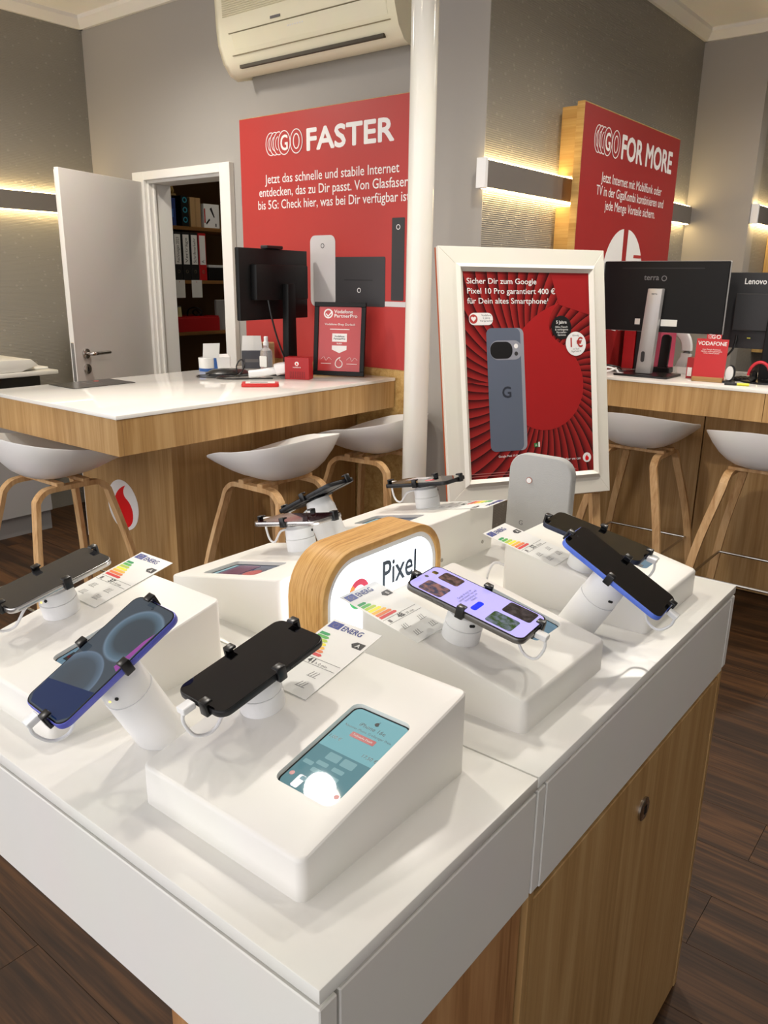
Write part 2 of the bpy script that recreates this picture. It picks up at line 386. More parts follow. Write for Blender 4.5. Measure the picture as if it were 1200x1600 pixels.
# ------------------------------------------------------------------ display tables
T = .882
YA, YB = .324, 1.041
def table_near():
    t = thing('display_table', 'front half of the white display table with smooth apron and oak base', 'table', P(.339, YA, 0))
    L = .6815-.339; w = YB-YA
    B().box(0, L, 0, w, T-.0145, T).bevel(.0015, 2).out('worktop', white_top, t)
    B().box(-.0005, .02, -.0005, w+.0005, .728, T-.0185).bevel(.0012, 1).out('front_apron', white_apron, t)
    for y0 in (.0, w-.017): B().box(.0235, L-.001, y0, y0+.017, .728, T-.0185).bevel(.0012, 1).out('side_apron', white_apron, t)
    B().box(.03, L-.001, .03, w-.03, .73, T-.0146).out('carcass', M('carcass_gap_shade', (112, 106, 98), .6), t)  # grey stands in for the shade in the gap below the worktop
    b1 = B().box(.07, L-.002, .008, .30, .0, .7275).bevel(.001, 1).out('oak_base', oak_red, t)
def table_far():
    t = thing('display_table', 'rear half of the white display table with drawer and locked oak cupboard', 'table', P(.6835, YA, 0))
    L = 1.414-.6835; w = YB-YA
    B().box(0, L, 0, w, T-.0145, T).bevel(.0015, 2).out('worktop', white_top, t)
    for x0, x1 in ((.001, .018), (L-.018, L)):
        B().box(x0, x1, .0, w, .728, T-.0185).bevel(.0012, 1).out('end_apron', white_apron, t)
    for y0 in (.0, w-.017): B().box(.0215, L-.0215, y0, y0+.017, .724, T-.0185).bevel(.0012, 1).out('drawer_front', white_apron, t)
    B().box(.03, L-.03, .03, w-.03, .73, T-.0146).out('carcass', M('carcass_gap_shade', (112, 106, 98), .6), t)  # same darkened carcass, so the gap under the worktop looks shaded
    B().box(.003, L-.004, .06, w-.06, 0, .728).out('oak_body', oak_red, t)
    for x0, x1 in ((.002, .016), (L-.018, L-.003)): B().box(x0, x1, .003, .019, 0, .728).bevel(.001, 1).out('oak_post', oakZ, t)
    d = B().box(.018, L-.02, .004, .0195, .004, .708).bevel(.0012, 1).out('cupboard_door', oakZ, t)
    B().lathe([(.019, 0), (.019, .003), (.016, .0045)], 28, frame((1.057-.6835, .004, .626), (1, 0, 0), (0, 0, 1))).out('lock', steel, d)
    B().box(-.004, .004, -.007, .007, 0, .0006).out('keyhole', black_matte, d, frame((1.057-.6835, -.0007, .626), (1, 0, 0), (0, 0, 1)))
table_near(); table_far()

# ------------------------------------------------------------------ phone display boxes
BW, BD, H0, H1 = .223, .252, .043, .097
SL = (H1-H0)/BD; TILT = math.atan(SL)
SU, SV, SW, SH = .056, .118, .074, .126
def box_mesh():
    b = B(); v = [(-BW/2,0,0),(BW/2,0,0),(BW/2,BD,0),(-BW/2,BD,0),(-BW/2,0,H0),(BW/2,0,H0),(BW/2,BD,H1),(-BW/2,BD,H1)]
    b._q([Vector(p) for p in v], ((3,2,1,0),(4,5,6,7),(0,1,5,4),(1,2,6,5),(2,3,7,6),(3,0,4,7)))
    b.b.normal_update()
    ed = [e for e in b.b.edges if not all(abs(q.co.z) < 1e-6 for q in e.verts)]
    vert = [e for e in ed if abs(e.verts[0].co.z - e.verts[1].co.z) > .02 and abs(e.verts[0].co.y-e.verts[1].co.y) < 1e-6]
    bmesh.ops.bevel(b.b, geom=vert, offset=.009, segments=4, profile=.5, affect='EDGES')
    b.b.normal_update()
    top = [e for e in b.b.edges if len(e.link_faces) == 2 and e.calc_face_angle(0) > math.radians(40) and max(q.co.z for q in e.verts) > .03 and min(q.co.z for q in e.verts) > .03]
    bmesh.ops.bevel(b.b, geom=top, offset=.004, segments=3, profile=.5, affect='EDGES')
    body = b.out('temporary_body', white_box)
    cut = B().prism(rrect(SW, SH, .009), -.0075, .05, P(SU, SV, H0+SL*SV) @ Matrix.Rotation(TILT, 4, 'X')).out('temporary_cut', white_box)
    md = body.modifiers.new('cut', 'BOOLEAN'); md.operation = 'DIFFERENCE'; md.object = cut; md.solver = 'EXACT'
    dg = bpy.context.evaluated_depsgraph_get(); me = bpy.data.meshes.new_from_object(body.evaluated_get(dg)); me.name = 'body'
    bpy.data.objects.remove(body); bpy.data.objects.remove(cut)
    bb = B(); bb.b.from_mesh(me); return bb.mesh('body', white_box, 28)
BOXME = box_mesh()
screen_cyan = M('screen_lit_cyan', (40, 60, 64), .02, emit=(138, 190, 196), es=.8)
screen_blue = M('screen_lit_blue', (30, 40, 50), .02, emit=(120, 155, 175), es=.6)
screen_dark = M('screen_lit_dark_blue', (16, 24, 36), .06, emit=(40, 62, 92), es=.5)
screen_print = M('screen_print_dark', (26, 38, 46), .3)
screen_red = M('screen_print_red', (150, 32, 36), .3, emit=(150, 30, 36), es=.25)
screen_tile = M('screen_tile_pale', (60, 80, 84), .02, emit=(160, 204, 208), es=.55)
bezel = M('screen_bezel_grey', (170, 178, 184), .3)
STN = []
def station(label, x, y, rz, scr, content=None):
    t = thing('phone_display_box', label, 'display box', Tm(x, y, T, rz), 'white wedge shaped phone display boxes')
    obj('body', BOXME, t)
    sm = P(SU, SV, H0+SL*SV) @ Matrix.Rotation(TILT, 4, 'X')
    s = B().prism(rrect(SW-.0004, SH-.0004, .009), -.0074, -.0058).out('screen', scr, t, sm)
    B().ring(rrect(SW-.0002, SH-.0002, .009), rrect(SW-.0035, SH-.0035, .0078), -.0056, -.0054).out('screen_rim', black_plastic, t, sm)
    if content: content(s)
    for k in (-1, 1): B().cyl((k*.07, BD-.001, .02), (k*.07, BD+.0012, .02), .0035, seg=14).out('screw', steel, t)
    STN.append(t); return t
Z1 = -.0056
def ui_phone(s):
    a = lambda n, o, m, z=Z1: flat(n, o, m, s, None, z, .0002)
    text('iPhone 16e', .0075, screen_print, s, P(0, .040, Z1), name='screen_lettering')
    text('Neuestes iPhone. Großartiger Preis.', .0042, screen_print, s, P(0, .0335, Z1), width=.060, name='screen_lettering')
    a('screen_button', rrect(.031, .007, .001, 2, 0, .0265), screen_red)
    text('Technische Details', .0036, white_print, s, P(0, .0253, Z1+.0003), width=.025, name='screen_lettering')
    text('1,00 €', .0062, screen_print, s, P(-.026, .012, Z1), name='screen_lettering')
    text('17,50 €', .0062, screen_print, s, P(.0235, .006, Z1), width=.018, name='screen_lettering')
    a('screen_panel', rect(-.036, .036, -.061, -.001), M('screen_panel_tone', (50, 72, 78), .02, emit=(122, 170, 178), es=.5), Z1-.0001)
    for x_, y_, w_ in ((-.008, -.009, .016), (.011, -.009, .016), (-.012, -.021, .014), (.008, -.021, .014), (-.026, -.026, .012), (-.011, -.031, .013), (.01, -.031, .013), (-.012, -.045, .013), (.009, -.042, .013)):
        h_ = .010 if y_ > -.012 else .0052
        a('screen_tile', rrect(w_, h_, .0012, 2, x_, y_), screen_tile)
    a('screen_dot', disc(.0028, 14, -.030, -.045), screen_red); a('screen_dot', disc(.0028, 14, .028, -.046), screen_red)
    a('screen_picture', rrect(.009, .016, .0015, 2, -.017, -.050), M('screen_picture_blue', (40, 60, 110), .2, emit=(50, 80, 140), es=.3))
    ap = [(.0026*math.cos(t_)*(1+.12*math.cos(2*t_)), .050+.0027*math.sin(t_)) for t_ in [2*PI*k/20 for k in range(20)]]
    ap = [(min(x_, .0017) if abs(y_-.0505) < .0012 and x_ > 0 else x_, y_) for x_, y_ in ap]
    a('screen_emblem', ap, black_print)
    a('screen_emblem', [(0, .0529), (.0006, .0535), (.0016, .0545), (.0013, .0534)], black_print)
def ui_generic(s):
    a = lambda n, o, m: flat(n, o, m, s, None, Z1, .0002)
    a('screen_tile', rrect(.05, .022, .002, 2, 0, .03), screen_tile)
    for k in range(3): a('screen_tile', rrect(.018, .012, .0015, 2, -.022+.022*k, -.005), screen_tile)
    a('screen_dot', disc(.003, 14, -.026, -.045), screen_red); a('screen_picture', rect(-.03, -.012, -.052, -.036), screen_print)
def ui_promo(s):
    a = lambda n, o, m: flat(n, o, m, s, None, Z1, .0002)
    a('screen_picture', rrect(.06, .05, .003, 2, 0, -.02), M('screen_picture_plum', (70, 40, 70), .2, emit=(120, 50, 80), es=.35))
    a('screen_picture', disc(.016, 20, .008, .025), M('screen_picture_rose', (150, 70, 70), .2, emit=(190, 80, 80), es=.4))
    a('screen_tile', rect(-.03, .03, -.058, -.05), screen_tile)
R90 = -PI/2
S1 = station('wedge display box nearest the camera, its screen lit cyan', .391, .504, R90, screen_cyan, ui_phone)
SLb = station('wedge display box at the left edge behind the purple phone', .386, .8935, R90, screen_blue, ui_generic)
S2 = station('wedge display box under the lit phone beside the Pixel sign', .8555, .377, 0, screen_blue, ui_generic)
S3 = station('wedge display box at the right end of the table under the dark navy phone', 1.2195, .371, 0, screen_blue, ui_generic)
B().tube(smooth_path([(-.105, BD-.004, .05), (-.118, BD+.012, .055), (-.125, BD+.02, .03), (-.128, BD+.015, .006), (-.16, BD+.01, .0025), (-.235, BD+.005, .0025)], 6), .0022, 10).out('power_cable', white_plastic, S3)
S4 = station('wedge display box left of the Pixel sign under the silver edged phone', .8465, 1.025, PI, screen_dark, ui_promo)
S5 = station('wedge display box behind the Pixel sign in front of the white column', 1.2065, 1.017, PI, screen_dark, ui_promo)

# ------------------------------------------------------------------ phones and their mounts
def arm(W_, z0, zt):       # black claw profile along +x, tip hooked over the phone edge at x = W_
    return [(.012, z0), (W_+.0045, z0), (W_+.0045, zt+.0035), (W_-.0055, zt+.0035), (W_-.0065, zt+.0008), (W_+.0006, zt+.0004), (W_+.0006, z0+.003), (.012, z0+.003)]
def mount(label, mtx, L, Wd, off=(0, 0), stand=None, D=.050, slot=False, rot=0, plug=-.008, led=True, ang=-PI/2+.5, cable=True):
    t = thing('phone_mount' if stand is None else 'phone_stand', label, 'phone holder', mtx, 'white security phone holders')
    top = .046 if stand is None else stand
    r = D/2
    if stand is None:
        B().lathe([(r, 0), (r, .0195), (r-.0006, .02)], 40).out('base_ring', white_plastic, t)
        B().lathe([(r-.0012, .0202), (r-.0006, .021), (r-.0015, .037), (r-.006, .041), (r-.006, top-.004)], 40).out('head', white_plastic, t)
    else:
        th = stand_tilt; b = B(); n = 40; v = []
        for zf in (None, top-.047):
            for i in range(n):
                a = 2*PI*i/n; x_, y_ = r*math.cos(a), r*math.sin(a); v.append(Vector((x_, y_, -y_*math.tan(th) if zf is None else zf)))
        b._q(v, [tuple(range(n-1, -1, -1)), tuple(range(n, 2*n))] + [(i, (i+1) % n, n+(i+1) % n, n+i) for i in range(n)])
        b.out('column', white_plastic, t)
        B().lathe([(r-.001, top-.0468), (r-.0006, top-.046), (r-.001, top-.02), (r-.004, top-.012), (r-.006, top-.0035)], 40).out('head', white_plastic, t)
    hz_ = (.031 if stand is None else top-.03)
    a = ang
    q = frame(((r-.001)*math.cos(a), (r-.001)*math.sin(a), hz_), (-math.sin(a), math.cos(a), 0), (0, 0, 1))
    if slot: B().prism(rrect(.007, .0034, .0012, 3), -.004, .0012).out('sensor_slot', black_matte, t, q)
    else: B().lathe([(.0021, -.004), (.0021, .0012)], 16).out('sensor_hole', black_matte, t, q)
    if led:
        a -= .36; q = frame(((r-.001)*math.cos(a), (r-.001)*math.sin(a), hz_-.003), (-math.sin(a), math.cos(a), 0), (0, 0, 1))
        B().lathe([(.0011, -.004), (.0011, .0009)], 12).out('status_light', M('status_light_amber', (255, 200, 80), .4, emit=(255, 200, 70), es=4), t, q)
    rz = Matrix.Rotation(rot, 4, 'Z'); zt = top+.0125
    B().lathe([(.016, top-.004), (.016, top)], 24).out('head_plate', black_plastic, t)
    for ang_, ln, sh in ((0, Wd/2-off[0]*0, .004), (PI, Wd/2, .0), (PI/2, L/2, .013), (-PI/2, L/2, .013)):
        m_ = P(off[0], off[1], 0) @ rz @ Matrix.Rotation(ang_, 4, 'Z') @ P(0, sh, 0) @ Matrix.Rotation(PI/2, 4, 'X')
        B().prism(arm(ln, top-.0005, zt), -.0055, .0055, m_).bevel(.0012, 2).out('claw', black_plastic, t)
    if cable:
        pm_ = P(off[0], off[1], 0) @ rz
        pg = B().prism(rrect(.0125, .0075, .0016, 3), 0, .015, P(plug, -L/2-.0165, top+.0045) @ Matrix.Rotation(-PI/2, 4, 'X')).bevel(.0008, 1)
        pgo = pg.out('plug', white_plastic, t, pm_)
        pts = [(plug, -L/2-.014, top+.002), (plug, -L/2-.016, top-.012), (plug+.003, -L/2-.008, top-.031), (plug+.008, -L/2+.01, top-.034), (plug+.010, -L/2+.03, top-.016), (plug+.008, -r-.004, top-.012), (plug+.006, -r+.004, top-.012)]
        B().tube(smooth_path(pts, 6), .0019, 10, up=(1, 0, 0)).out('cable', white_plastic, t, pm_)
    return t
def phone(label, mtx, L, Wd, frame_m, glass=glass_black, content=None, r=.0125, th=.0082, island=0):
    t = thing('smartphone', label, 'phone', mtx, 'smartphones on display')
    B().prism(rrect(Wd, L, r, 6), .0004, th).bevel(.0016, 2).out('body', frame_m, t)
    g = B().prism(rrect(Wd-.0022, L-.0022, r-.001, 6), th-.0006, th+.0003).out('screen_glass', glass, t)
    B().box(Wd/2-.0002, Wd/2+.0007, L*.12, L*.24, th*.35, th*.65).bevel(.0002, 1).out('side_key', frame_m, t)
    for y_ in (.14, .24): B().box(-Wd/2-.0007, -Wd/2+.0002, L*y_, L*y_+.011, th*.35, th*.65).out('side_key', frame_m, t)
    B().prism(rrect(.008, .0016, .0007, 2), 0, .0006, P(0, -L/2-.0003, th/2) @ Matrix.Rotation(PI/2, 4, 'X')).out('port', black_matte, t)
    flat('front_camera', disc(.0018, 14, 0, L/2-.0085), M('camera_lens_dark', (18, 20, 30), .1), t, None, th+.0003, .0002)
    if content: content(t, th+.0004, L, Wd)
    return t
titan = M('phone_frame_grey', (120, 118, 116), .3, metal=.8)
silver_f = M('phone_frame_silver', (200, 198, 196), .25, metal=.9)
black_f = M('phone_frame_black', (24, 24, 26), .4)
navy_f = M('phone_frame_navy', (44, 52, 74), .4, metal=.3)
blue_f = M('phone_frame_blue', (92, 124, 228), .35, metal=.1)
purple_f = M('phone_frame_ultramarine', (104, 110, 208), .35, metal=.15)
def box_mount(st, u, lab_m, lab_p, L, Wd, fm, rot=0, off=(0, 0), v=.126, **k):
    ph = {q: k.pop(q) for q in ('glass', 'content', 'r') if q in k}
    m_ = MX[st.name] @ P(u, v, H0+SL*v+.0002) @ Matrix.Rotation(TILT, 4, 'X')
    mount(lab_m, m_, L, Wd, off=off, rot=rot, **k)
    return phone(lab_p, m_ @ P(off[0], off[1], .0465) @ Matrix.Rotation(rot, 4, 'Z'), L, Wd, fm, **ph)
def stand_mount(x, y, rz, ln, tilt, lab_m, lab_p, L, Wd, fm, rot=0, **k):
    global stand_tilt; stand_tilt = tilt
    ph = {q: k.pop(q) for q in ('glass', 'content', 'r') if q in k}
    m_ = Tm(x, y, T+.0002, rz) @ Matrix.Rotation(tilt, 4, 'X')
    mount(lab_m, m_, L, Wd, stand=ln-.009, D=.056, rot=rot, **k)
    return phone(lab_p, m_ @ P(0, 0, ln-.0085) @ Matrix.Rotation(rot, 4, 'Z'), L, Wd, fm, **ph)
# glowing wallpaper of two rings, seen dimly on the purple phone
def wallpaper_screen():
    m = bpy.data.materials.new('phone_wallpaper_rings'); m.use_nodes = True; nt = m.node_tree; N = nt.nodes; L = nt.links; b = N['Principled BSDF']
    b.inputs['Roughness'].default_value = .05; b.inputs['Base Color'].default_value = (*lin((30, 34, 40)), 1)
    tc = N.new('ShaderNodeTexCoord'); acc = None
    def add(s_): 
        nonlocal acc
        if acc is None: acc = s_
        else:
            q = N.new('ShaderNodeMix'); q.data_type = 'RGBA'; q.blend_type = 'ADD'; q.inputs[0].default_value = 1; L.new(acc, q.inputs[6]); L.new(s_, q.inputs[7]); acc = q.outputs[2]
    for cx, cy, r0, cols in ((.012, .035, .036, ((.0, .02, .025, .03), (.62, .02, .03, .035), (.86, .09, .16, .22), (.93, .16, .24, .32), (1, .035, .045, .055))),
                             (-.008, -.035, .036, ((0, .03, .035, .04), (.7, .035, .05, .065), (.9, .09, .14, .2), (.96, .14, .2, .28), (1, .03, .04, .05)))):
        vd = N.new('ShaderNodeVectorMath'); vd.operation = 'DISTANCE'; vd.inputs[1].default_value = (cx, cy, 0)
        mp = N.new('ShaderNodeVectorMath'); mp.operation = 'MULTIPLY'; mp.inputs[1].default_value = (1, 1, 0); L.new(tc.outputs['Object'], mp.inputs[0]); L.new(mp.outputs[0], vd.inputs[0])
        dv = N.new('ShaderNodeMath'); dv.operation = 'DIVIDE'; dv.inputs[1].default_value = r0; L.new(vd.outputs['Value'], dv.inputs[0])
        cr = N.new('ShaderNodeValToRGB'); e = cr.color_ramp.elements
        e[0].position = cols[0][0]; e[0].color = (*cols[0][1:], 1); e[1].position = 1; e[1].color = (*cols[-1][1:], 1)
        for c_ in cols[1:-1]: k = e.new(c_[0]); k.color = (*c_[1:], 1)
        L.new(dv.outputs[0], cr.inputs[0]); add(cr.outputs[0])
    L.new(acc, b.inputs['Emission Color']); b.inputs['Emission Strength'].default_value = .7
    return m
ring_m = wallpaper_screen()
def purple_content(t, z, L, Wd):
    flat('wallpaper', rrect(Wd-.005, L-.005, .0105, 6), ring_m, t, None, z-.0001, .0002)
    flat('lock_panel', [(-Wd/2+.004, -L/2+.012), (-Wd/2+.012, -L/2+.004), (Wd/2-.012, -L/2+.004), (Wd/2-.003, -L/2+.013), (Wd/2-.003, -L/2+.045), (-Wd/2+.003, -L/2+.032)], M('phone_wallpaper_navy', (16, 30, 60), .06, emit=(24, 50, 100), es=.35), t, None, z+.0001, .0001)
    flat('wallpaper_glow', [(Wd/2-.012, -L*.02), (Wd/2-.0035, -L*.04), (Wd/2-.0035, L*.30), (Wd/2-.008, L*.22)], M('phone_wallpaper_magenta', (120, 60, 130), .06, emit=(150, 70, 150), es=.35), t, None, z+.0001, .0001)
lilac = M('phone_screen_lilac', (120, 110, 170), .08, emit=(190, 182, 250), es=.9)
def pic(name, c1, c2, es=.5):
    if name in MATS: return MATS[name]
    m = bpy.data.materials.new(name); m.use_nodes = True; MATS[name] = m; N = m.node_tree.nodes; L = m.node_tree.links; b = N['Principled BSDF']
    b.inputs['Roughness'].default_value = .1; tc = N.new('ShaderNodeTexCoord'); no = N.new('ShaderNodeTexNoise'); no.inputs['Scale'].default_value = 120; no.inputs['Detail'].default_value = 4
    L.new(tc.outputs['Object'], no.inputs['Vector']); cr = N.new('ShaderNodeValToRGB'); e = cr.color_ramp.elements
    e[0].position = .4; e[0].color = (*lin(c1), 1); e[1].position = .62; e[1].color = (*lin(c2), 1); L.new(no.outputs['Fac'], cr.inputs[0])
    L.new(cr.outputs[0], b.inputs['Emission Color']); b.inputs['Emission Strength'].default_value = es; b.inputs['Base Color'].default_value = (*lin(c1), 1)
    return m
def pixel_content(t, z, L, Wd):
    a = lambda n, o, m, dz_=.0002: flat(n, o, m, t, None, z+dz_, .0002)
    a('display', rrect(Wd-.006, L-.006, .010, 6), lilac, -.0001)
    a('camera_cutout', disc(.0028, 16, 0, L/2-.0095), black_print)
    a('app_icon', rrect(.008, .008, .002, 3, .018, L/2-.012), pic('picture_gold', (60, 50, 20), (210, 180, 60)))
    a('picture', rrect(.030, .034, .004, 4, -.020, L/2-.034), pic('picture_mountain_lake', (60, 60, 80), (196, 130, 100)))
    a('picture', rrect(.024, .030, .004, 4, .020, L/2-.036), pic('picture_brown_rocks', (50, 40, 40), (160, 120, 110)))
    a('picture', rrect(.031, .036, .004, 4, -.018, -L/2+.038), pic('picture_people_on_grass', (40, 66, 24), (150, 150, 190)))
    a('picture', rrect(.030, .040, .004, 4, .020, -L/2+.032), pic('picture_dark_room', (24, 20, 22), (100, 90, 90)))
    a('display_button', rrect(.026, .0085, .004, 4, -.012, -.008), M('display_button_blue', (20, 40, 230), .1, emit=(20, 50, 255), es=.8))
    ry = Matrix.Rotation(0, 4, 'Z')
    text('Google AI mach dir\nbeeindruckende Fotos und\nUnterstützung von\nVideos.', .0052, screen_print, t, P(0, .016, z+.0003), width=.044, lines=.9, name='display_lettering')
box_mount(S1, -.069, 'white puck holder for the black phone on the nearest box', 'black phone with a dark screen on the nearest display box', .147, .0745, black_f, rot=-.03)
box_mount(SLb, -.0715, 'white puck holder for the silver edged phone cut by the left frame edge', 'grey screened phone with silver edge at the left frame edge', .150, .074, silver_f, rot=-.03, glass=M('phone_glass_grey', (44, 44, 46), .08))
box_mount(S2, -.0585, 'white puck holder under the lit lilac phone screen', 'phone with a lit lilac screen of pictures beside the Pixel sign', .170, .080, titan, rot=.075, off=(.006, -.006), content=pixel_content, slot=True, led=False, ang=-2.2, plug=.0)
box_mount(S3, -.0745, 'white puck holder under the dark navy phone on the right box', 'dark navy phone lying flat above the right display box', .165, .0755, navy_f, rot=.06, off=(.012, -.004), slot=True, led=False, ang=-2.2, plug=.004)
box_mount(S4, -.066, 'white puck holder under the silver edged phone left of the sign', 'silver edged phone with dark red screen left of the Pixel sign', .150, .073, silver_f, rot=.0, ang=1.9, led=False, glass=M('phone_glass_dark_red', (40, 12, 16), .06))
box_mount(S5, -.062, 'white puck holder under the black phone before the column', 'black phone with a red emblem on screen before the white column', .155, .076, black_f, rot=.0, ang=2.2, led=False,
          content=lambda t, z, L, Wd: [flat('display_emblem', speechmark(.008, .012, .02), M('display_emblem_red', (190, 20, 40), .2, emit=(210, 20, 50), es=.5), t, None, z, .0002), flat('display_light', rect(-.03, -.004, -.05, .0), M('display_light_grey', (150, 150, 152), .2, emit=(170, 170, 175), es=.3), t, None, z, .0002)])
stand_mount(.477, .698, R90, .1446, math.radians(28.1), 'slanted white cylinder stand under the purple phone', 'ultramarine phone with ring wallpaper on a slanted stand', .160, .0775, purple_f, rot=-.05, content=purple_content, ang=-PI/2+.75)
stand_mount(1.037, .463, 0, .1385, math.radians(30), 'slanted white cylinder stand under the bright blue phone', 'bright blue edged phone with a black screen on a slanted stand', .168, .080, blue_f, rot=.07, slot=True, led=False, ang=-2.3, plug=.004)
stand_mount(1.027, .902, PI, .150, math.radians(30), 'slanted white cylinder stand behind the silver edged phone', 'thin black phone tilted on the stand behind the silver edged phone', .152, .072, black_f, ang=2.3, led=False)

# ------------------------------------------------------------------ energy labels
blue_flag = M('label_flag_blue', (40, 60, 140), .4)
ARROWS = [(0, 150, 80), (80, 176, 72), (180, 204, 60), (246, 232, 40), (246, 186, 50), (232, 120, 50), (216, 40, 44)]
def energy_label(label, st, u, v0, ln, hrs, mins, letter, rot=0, w=.076):
    m_ = MX[st.name] @ P(u, v0, H0+SL*v0+.0006) @ Matrix.Rotation(TILT, 4, 'X') @ Matrix.Rotation(rot, 4, 'Z')
    t = thing('energy_label', label, 'label', m_, 'printed energy labels on the display boxes')
    B().box(-w/2, w/2, 0, ln, 0, .0007).out('card', paper, t)
    z = .0008; a = lambda n, o, m: flat(n, o, m, t, None, z, .0001); y1 = ln
    a('flag', rect(-w/2+.003, -w/2+.021, y1-.0165, y1-.004), blue_flag)
    for k in range(12):
        q = 2*PI*k/12; a('flag_star', disc(.0006, 5, -w/2+.012+.0038*math.cos(q), y1-.0102+.0038*math.sin(q)), M('label_star_yellow', (240, 210, 60), .5))
    text('ENERG', .0135, blue_flag, t, P(-w/2+.023, y1-.0155, z), align='LEFT', width=.031, bold=.01, name='label_lettering')
    for k, c_ in enumerate(ARROWS):
        yy = y1-.032-k*.0062; xe = -w/2+.017+k*.0032
        a('rating_arrow', [(-w/2+.004, yy), (xe, yy), (xe+.0028, yy+.0025), (xe, yy+.005), (-w/2+.004, yy+.005)], M('label_arrow_%d' % k, c_, .45))
    a('rating_pointer', [(.021, y1-.036), (.034, y1-.036), (.034, y1-.025), (.021, y1-.025), (.016, y1-.0305)], black_print)
    text(letter, .009, white_print, t, P(.0265, y1-.034, z+.0002), bold=.01, name='label_lettering')
    a('rule', rect(-w/2+.003, w/2-.003, y1-.0835, y1-.083), grey_print)
    a('battery_icon', rect(-w/2+.008, -w/2+.013, y1-.0815, y1-.0755), grey_print)
    text(hrs, .0115, black_print, t, P(-.004, y1-.0815, z), bold=.012, name='label_lettering'); text(mins, .006, black_print, t, P(.012, y1-.0815, z), name='label_lettering')
    a('rule', rect(-w/2+.003, w/2-.003, y1-.073, y1-.0725), grey_print)
    if ln > .11:
        for cx, cy in ((-.02, y1-.097), (.016, y1-.096), (-.018, y1-.115), (.016, y1-.115)):
            for k in range(3): a('pictogram', [(cx-.006+k*.0042, cy-.004), (cx-.0052+k*.0042, cy-.004), (cx-.0022+k*.004, cy+.004), (cx-.003+k*.004, cy+.004)], grey_print)
            a('pictogram', rect(cx-.007, cx+.007, cy-.0052, cy-.0046), grey_print)
    return t
energy_label('energy label reading 41h beside the black phone on the nearest box', S1, -.069, .1535, .133, '41', 'h 0 min', 'A')
energy_label('energy label reading 37h beside the phone at the left edge', SLb, -.0715, .1535, .133, '37', 'h 0 min', 'A')
energy_label('energy label reading 48h leaning against the Pixel sign', S2, -.082, .150, .131, '48', 'h 39 min', 'B', rot=.02)
energy_label('energy label reading 52h on the right display box', S3, -.085, .1535, .134, '52', 'h 18 min', 'A', rot=.03)
energy_label('energy label lying flat behind the Pixel sign before the column', S5, -.062, .1535, .134, '38', 'h 0 min', 'A')

# ------------------------------------------------------------------ lit Pixel sign
def stadium(w, h, r, n=10): return rrect(w, h, r, n)
sg = thing('lit_sign', 'oak ringed light box sign reading Pixel in the table centre', 'sign', face_my((.845, .662, T+.0795)))
SWd, SHt, SD = .274, .159, .065
B().ring(stadium(SWd, SHt, .066), stadium(SWd-.022, SHt-.022, .056), -SD, 0).bevel(.0015, 2).out('oak_ring', oak_sign, sg)
B().ring(stadium(SWd-.0225, SHt-.0225, .0555), stadium(SWd-.038, SHt-.038, .048), -.05, -.003).out('white_rim', white_plastic, sg)
B().prism(stadium(SWd-.0385, SHt-.0385, .0478), -.02, -.006).out('light_panel', M('sign_light_panel', (250, 252, 255), .4, emit=(236, 245, 255), es=1.9), sg)
B().prism(stadium(SWd-.0385, SHt-.0385, .0478), -.06, -.045).out('light_panel', MATS['sign_light_panel'], sg)
text('Pixel', .0545, M('sign_print_slate', (50, 62, 76), .5), sg, P(.037, .003, -.0057), width=.080, bold=.014, name='sign_lettering')
gl = []
for k, (c_, a0, a1) in enumerate((((226, 60, 90), 20, 130), ((240, 150, 60), 130, 190), ((60, 170, 90), 190, 280), ((60, 120, 230), 280, 365))):
    o_ = [(.026*math.cos(math.radians(a)), .026*math.sin(math.radians(a))) for a in range(a0, a1+1, 10)] + [(.0155*math.cos(math.radians(a)), .0155*math.sin(math.radians(a))) for a in range(a1, a0-1, -10)]
    flat('emblem_arc', [(x_*.85-.056, y_*.85+.008) for x_, y_ in o_], M('emblem_colour_%d' % k, c_, .5, emit=c_, es=.25), sg, None, -.0058, .0003)
flat('emblem_arc', rect(-.056, -.034, .004, .012), MATS['emblem_colour_3'], sg, None, -.0057, .0003)

# upright grey device at the table end
gd = thing('grey_display_stand', 'upright grey fabric covered slab with a round button', 'display stand', frame((1.387, .705, T+.0005), (0, -1, 0), (.04, .0, 1)))
B().prism([(x_, y_+.091) for x_, y_ in rrect(.136, .182, .036, 8)], -.012, .012).bevel(.004, 3).out('fabric_shell', M('fabric_light_grey', (176, 176, 174), .8, bump=(700, .3)), gd)
B().lathe([(.0065, .0), (.0065, .0135)], 24, P(-.021, .130, 0)).out('button_rim', M('button_copper', (170, 120, 104), .4), gd)
B().lathe([(.0052, .0), (.0052, .014)], 24, P(-.021, .130, 0)).out('button', white_plastic, gd)
text('G', .014, grey_print, gd, P(-.032, .036, .0122), name='lettering')

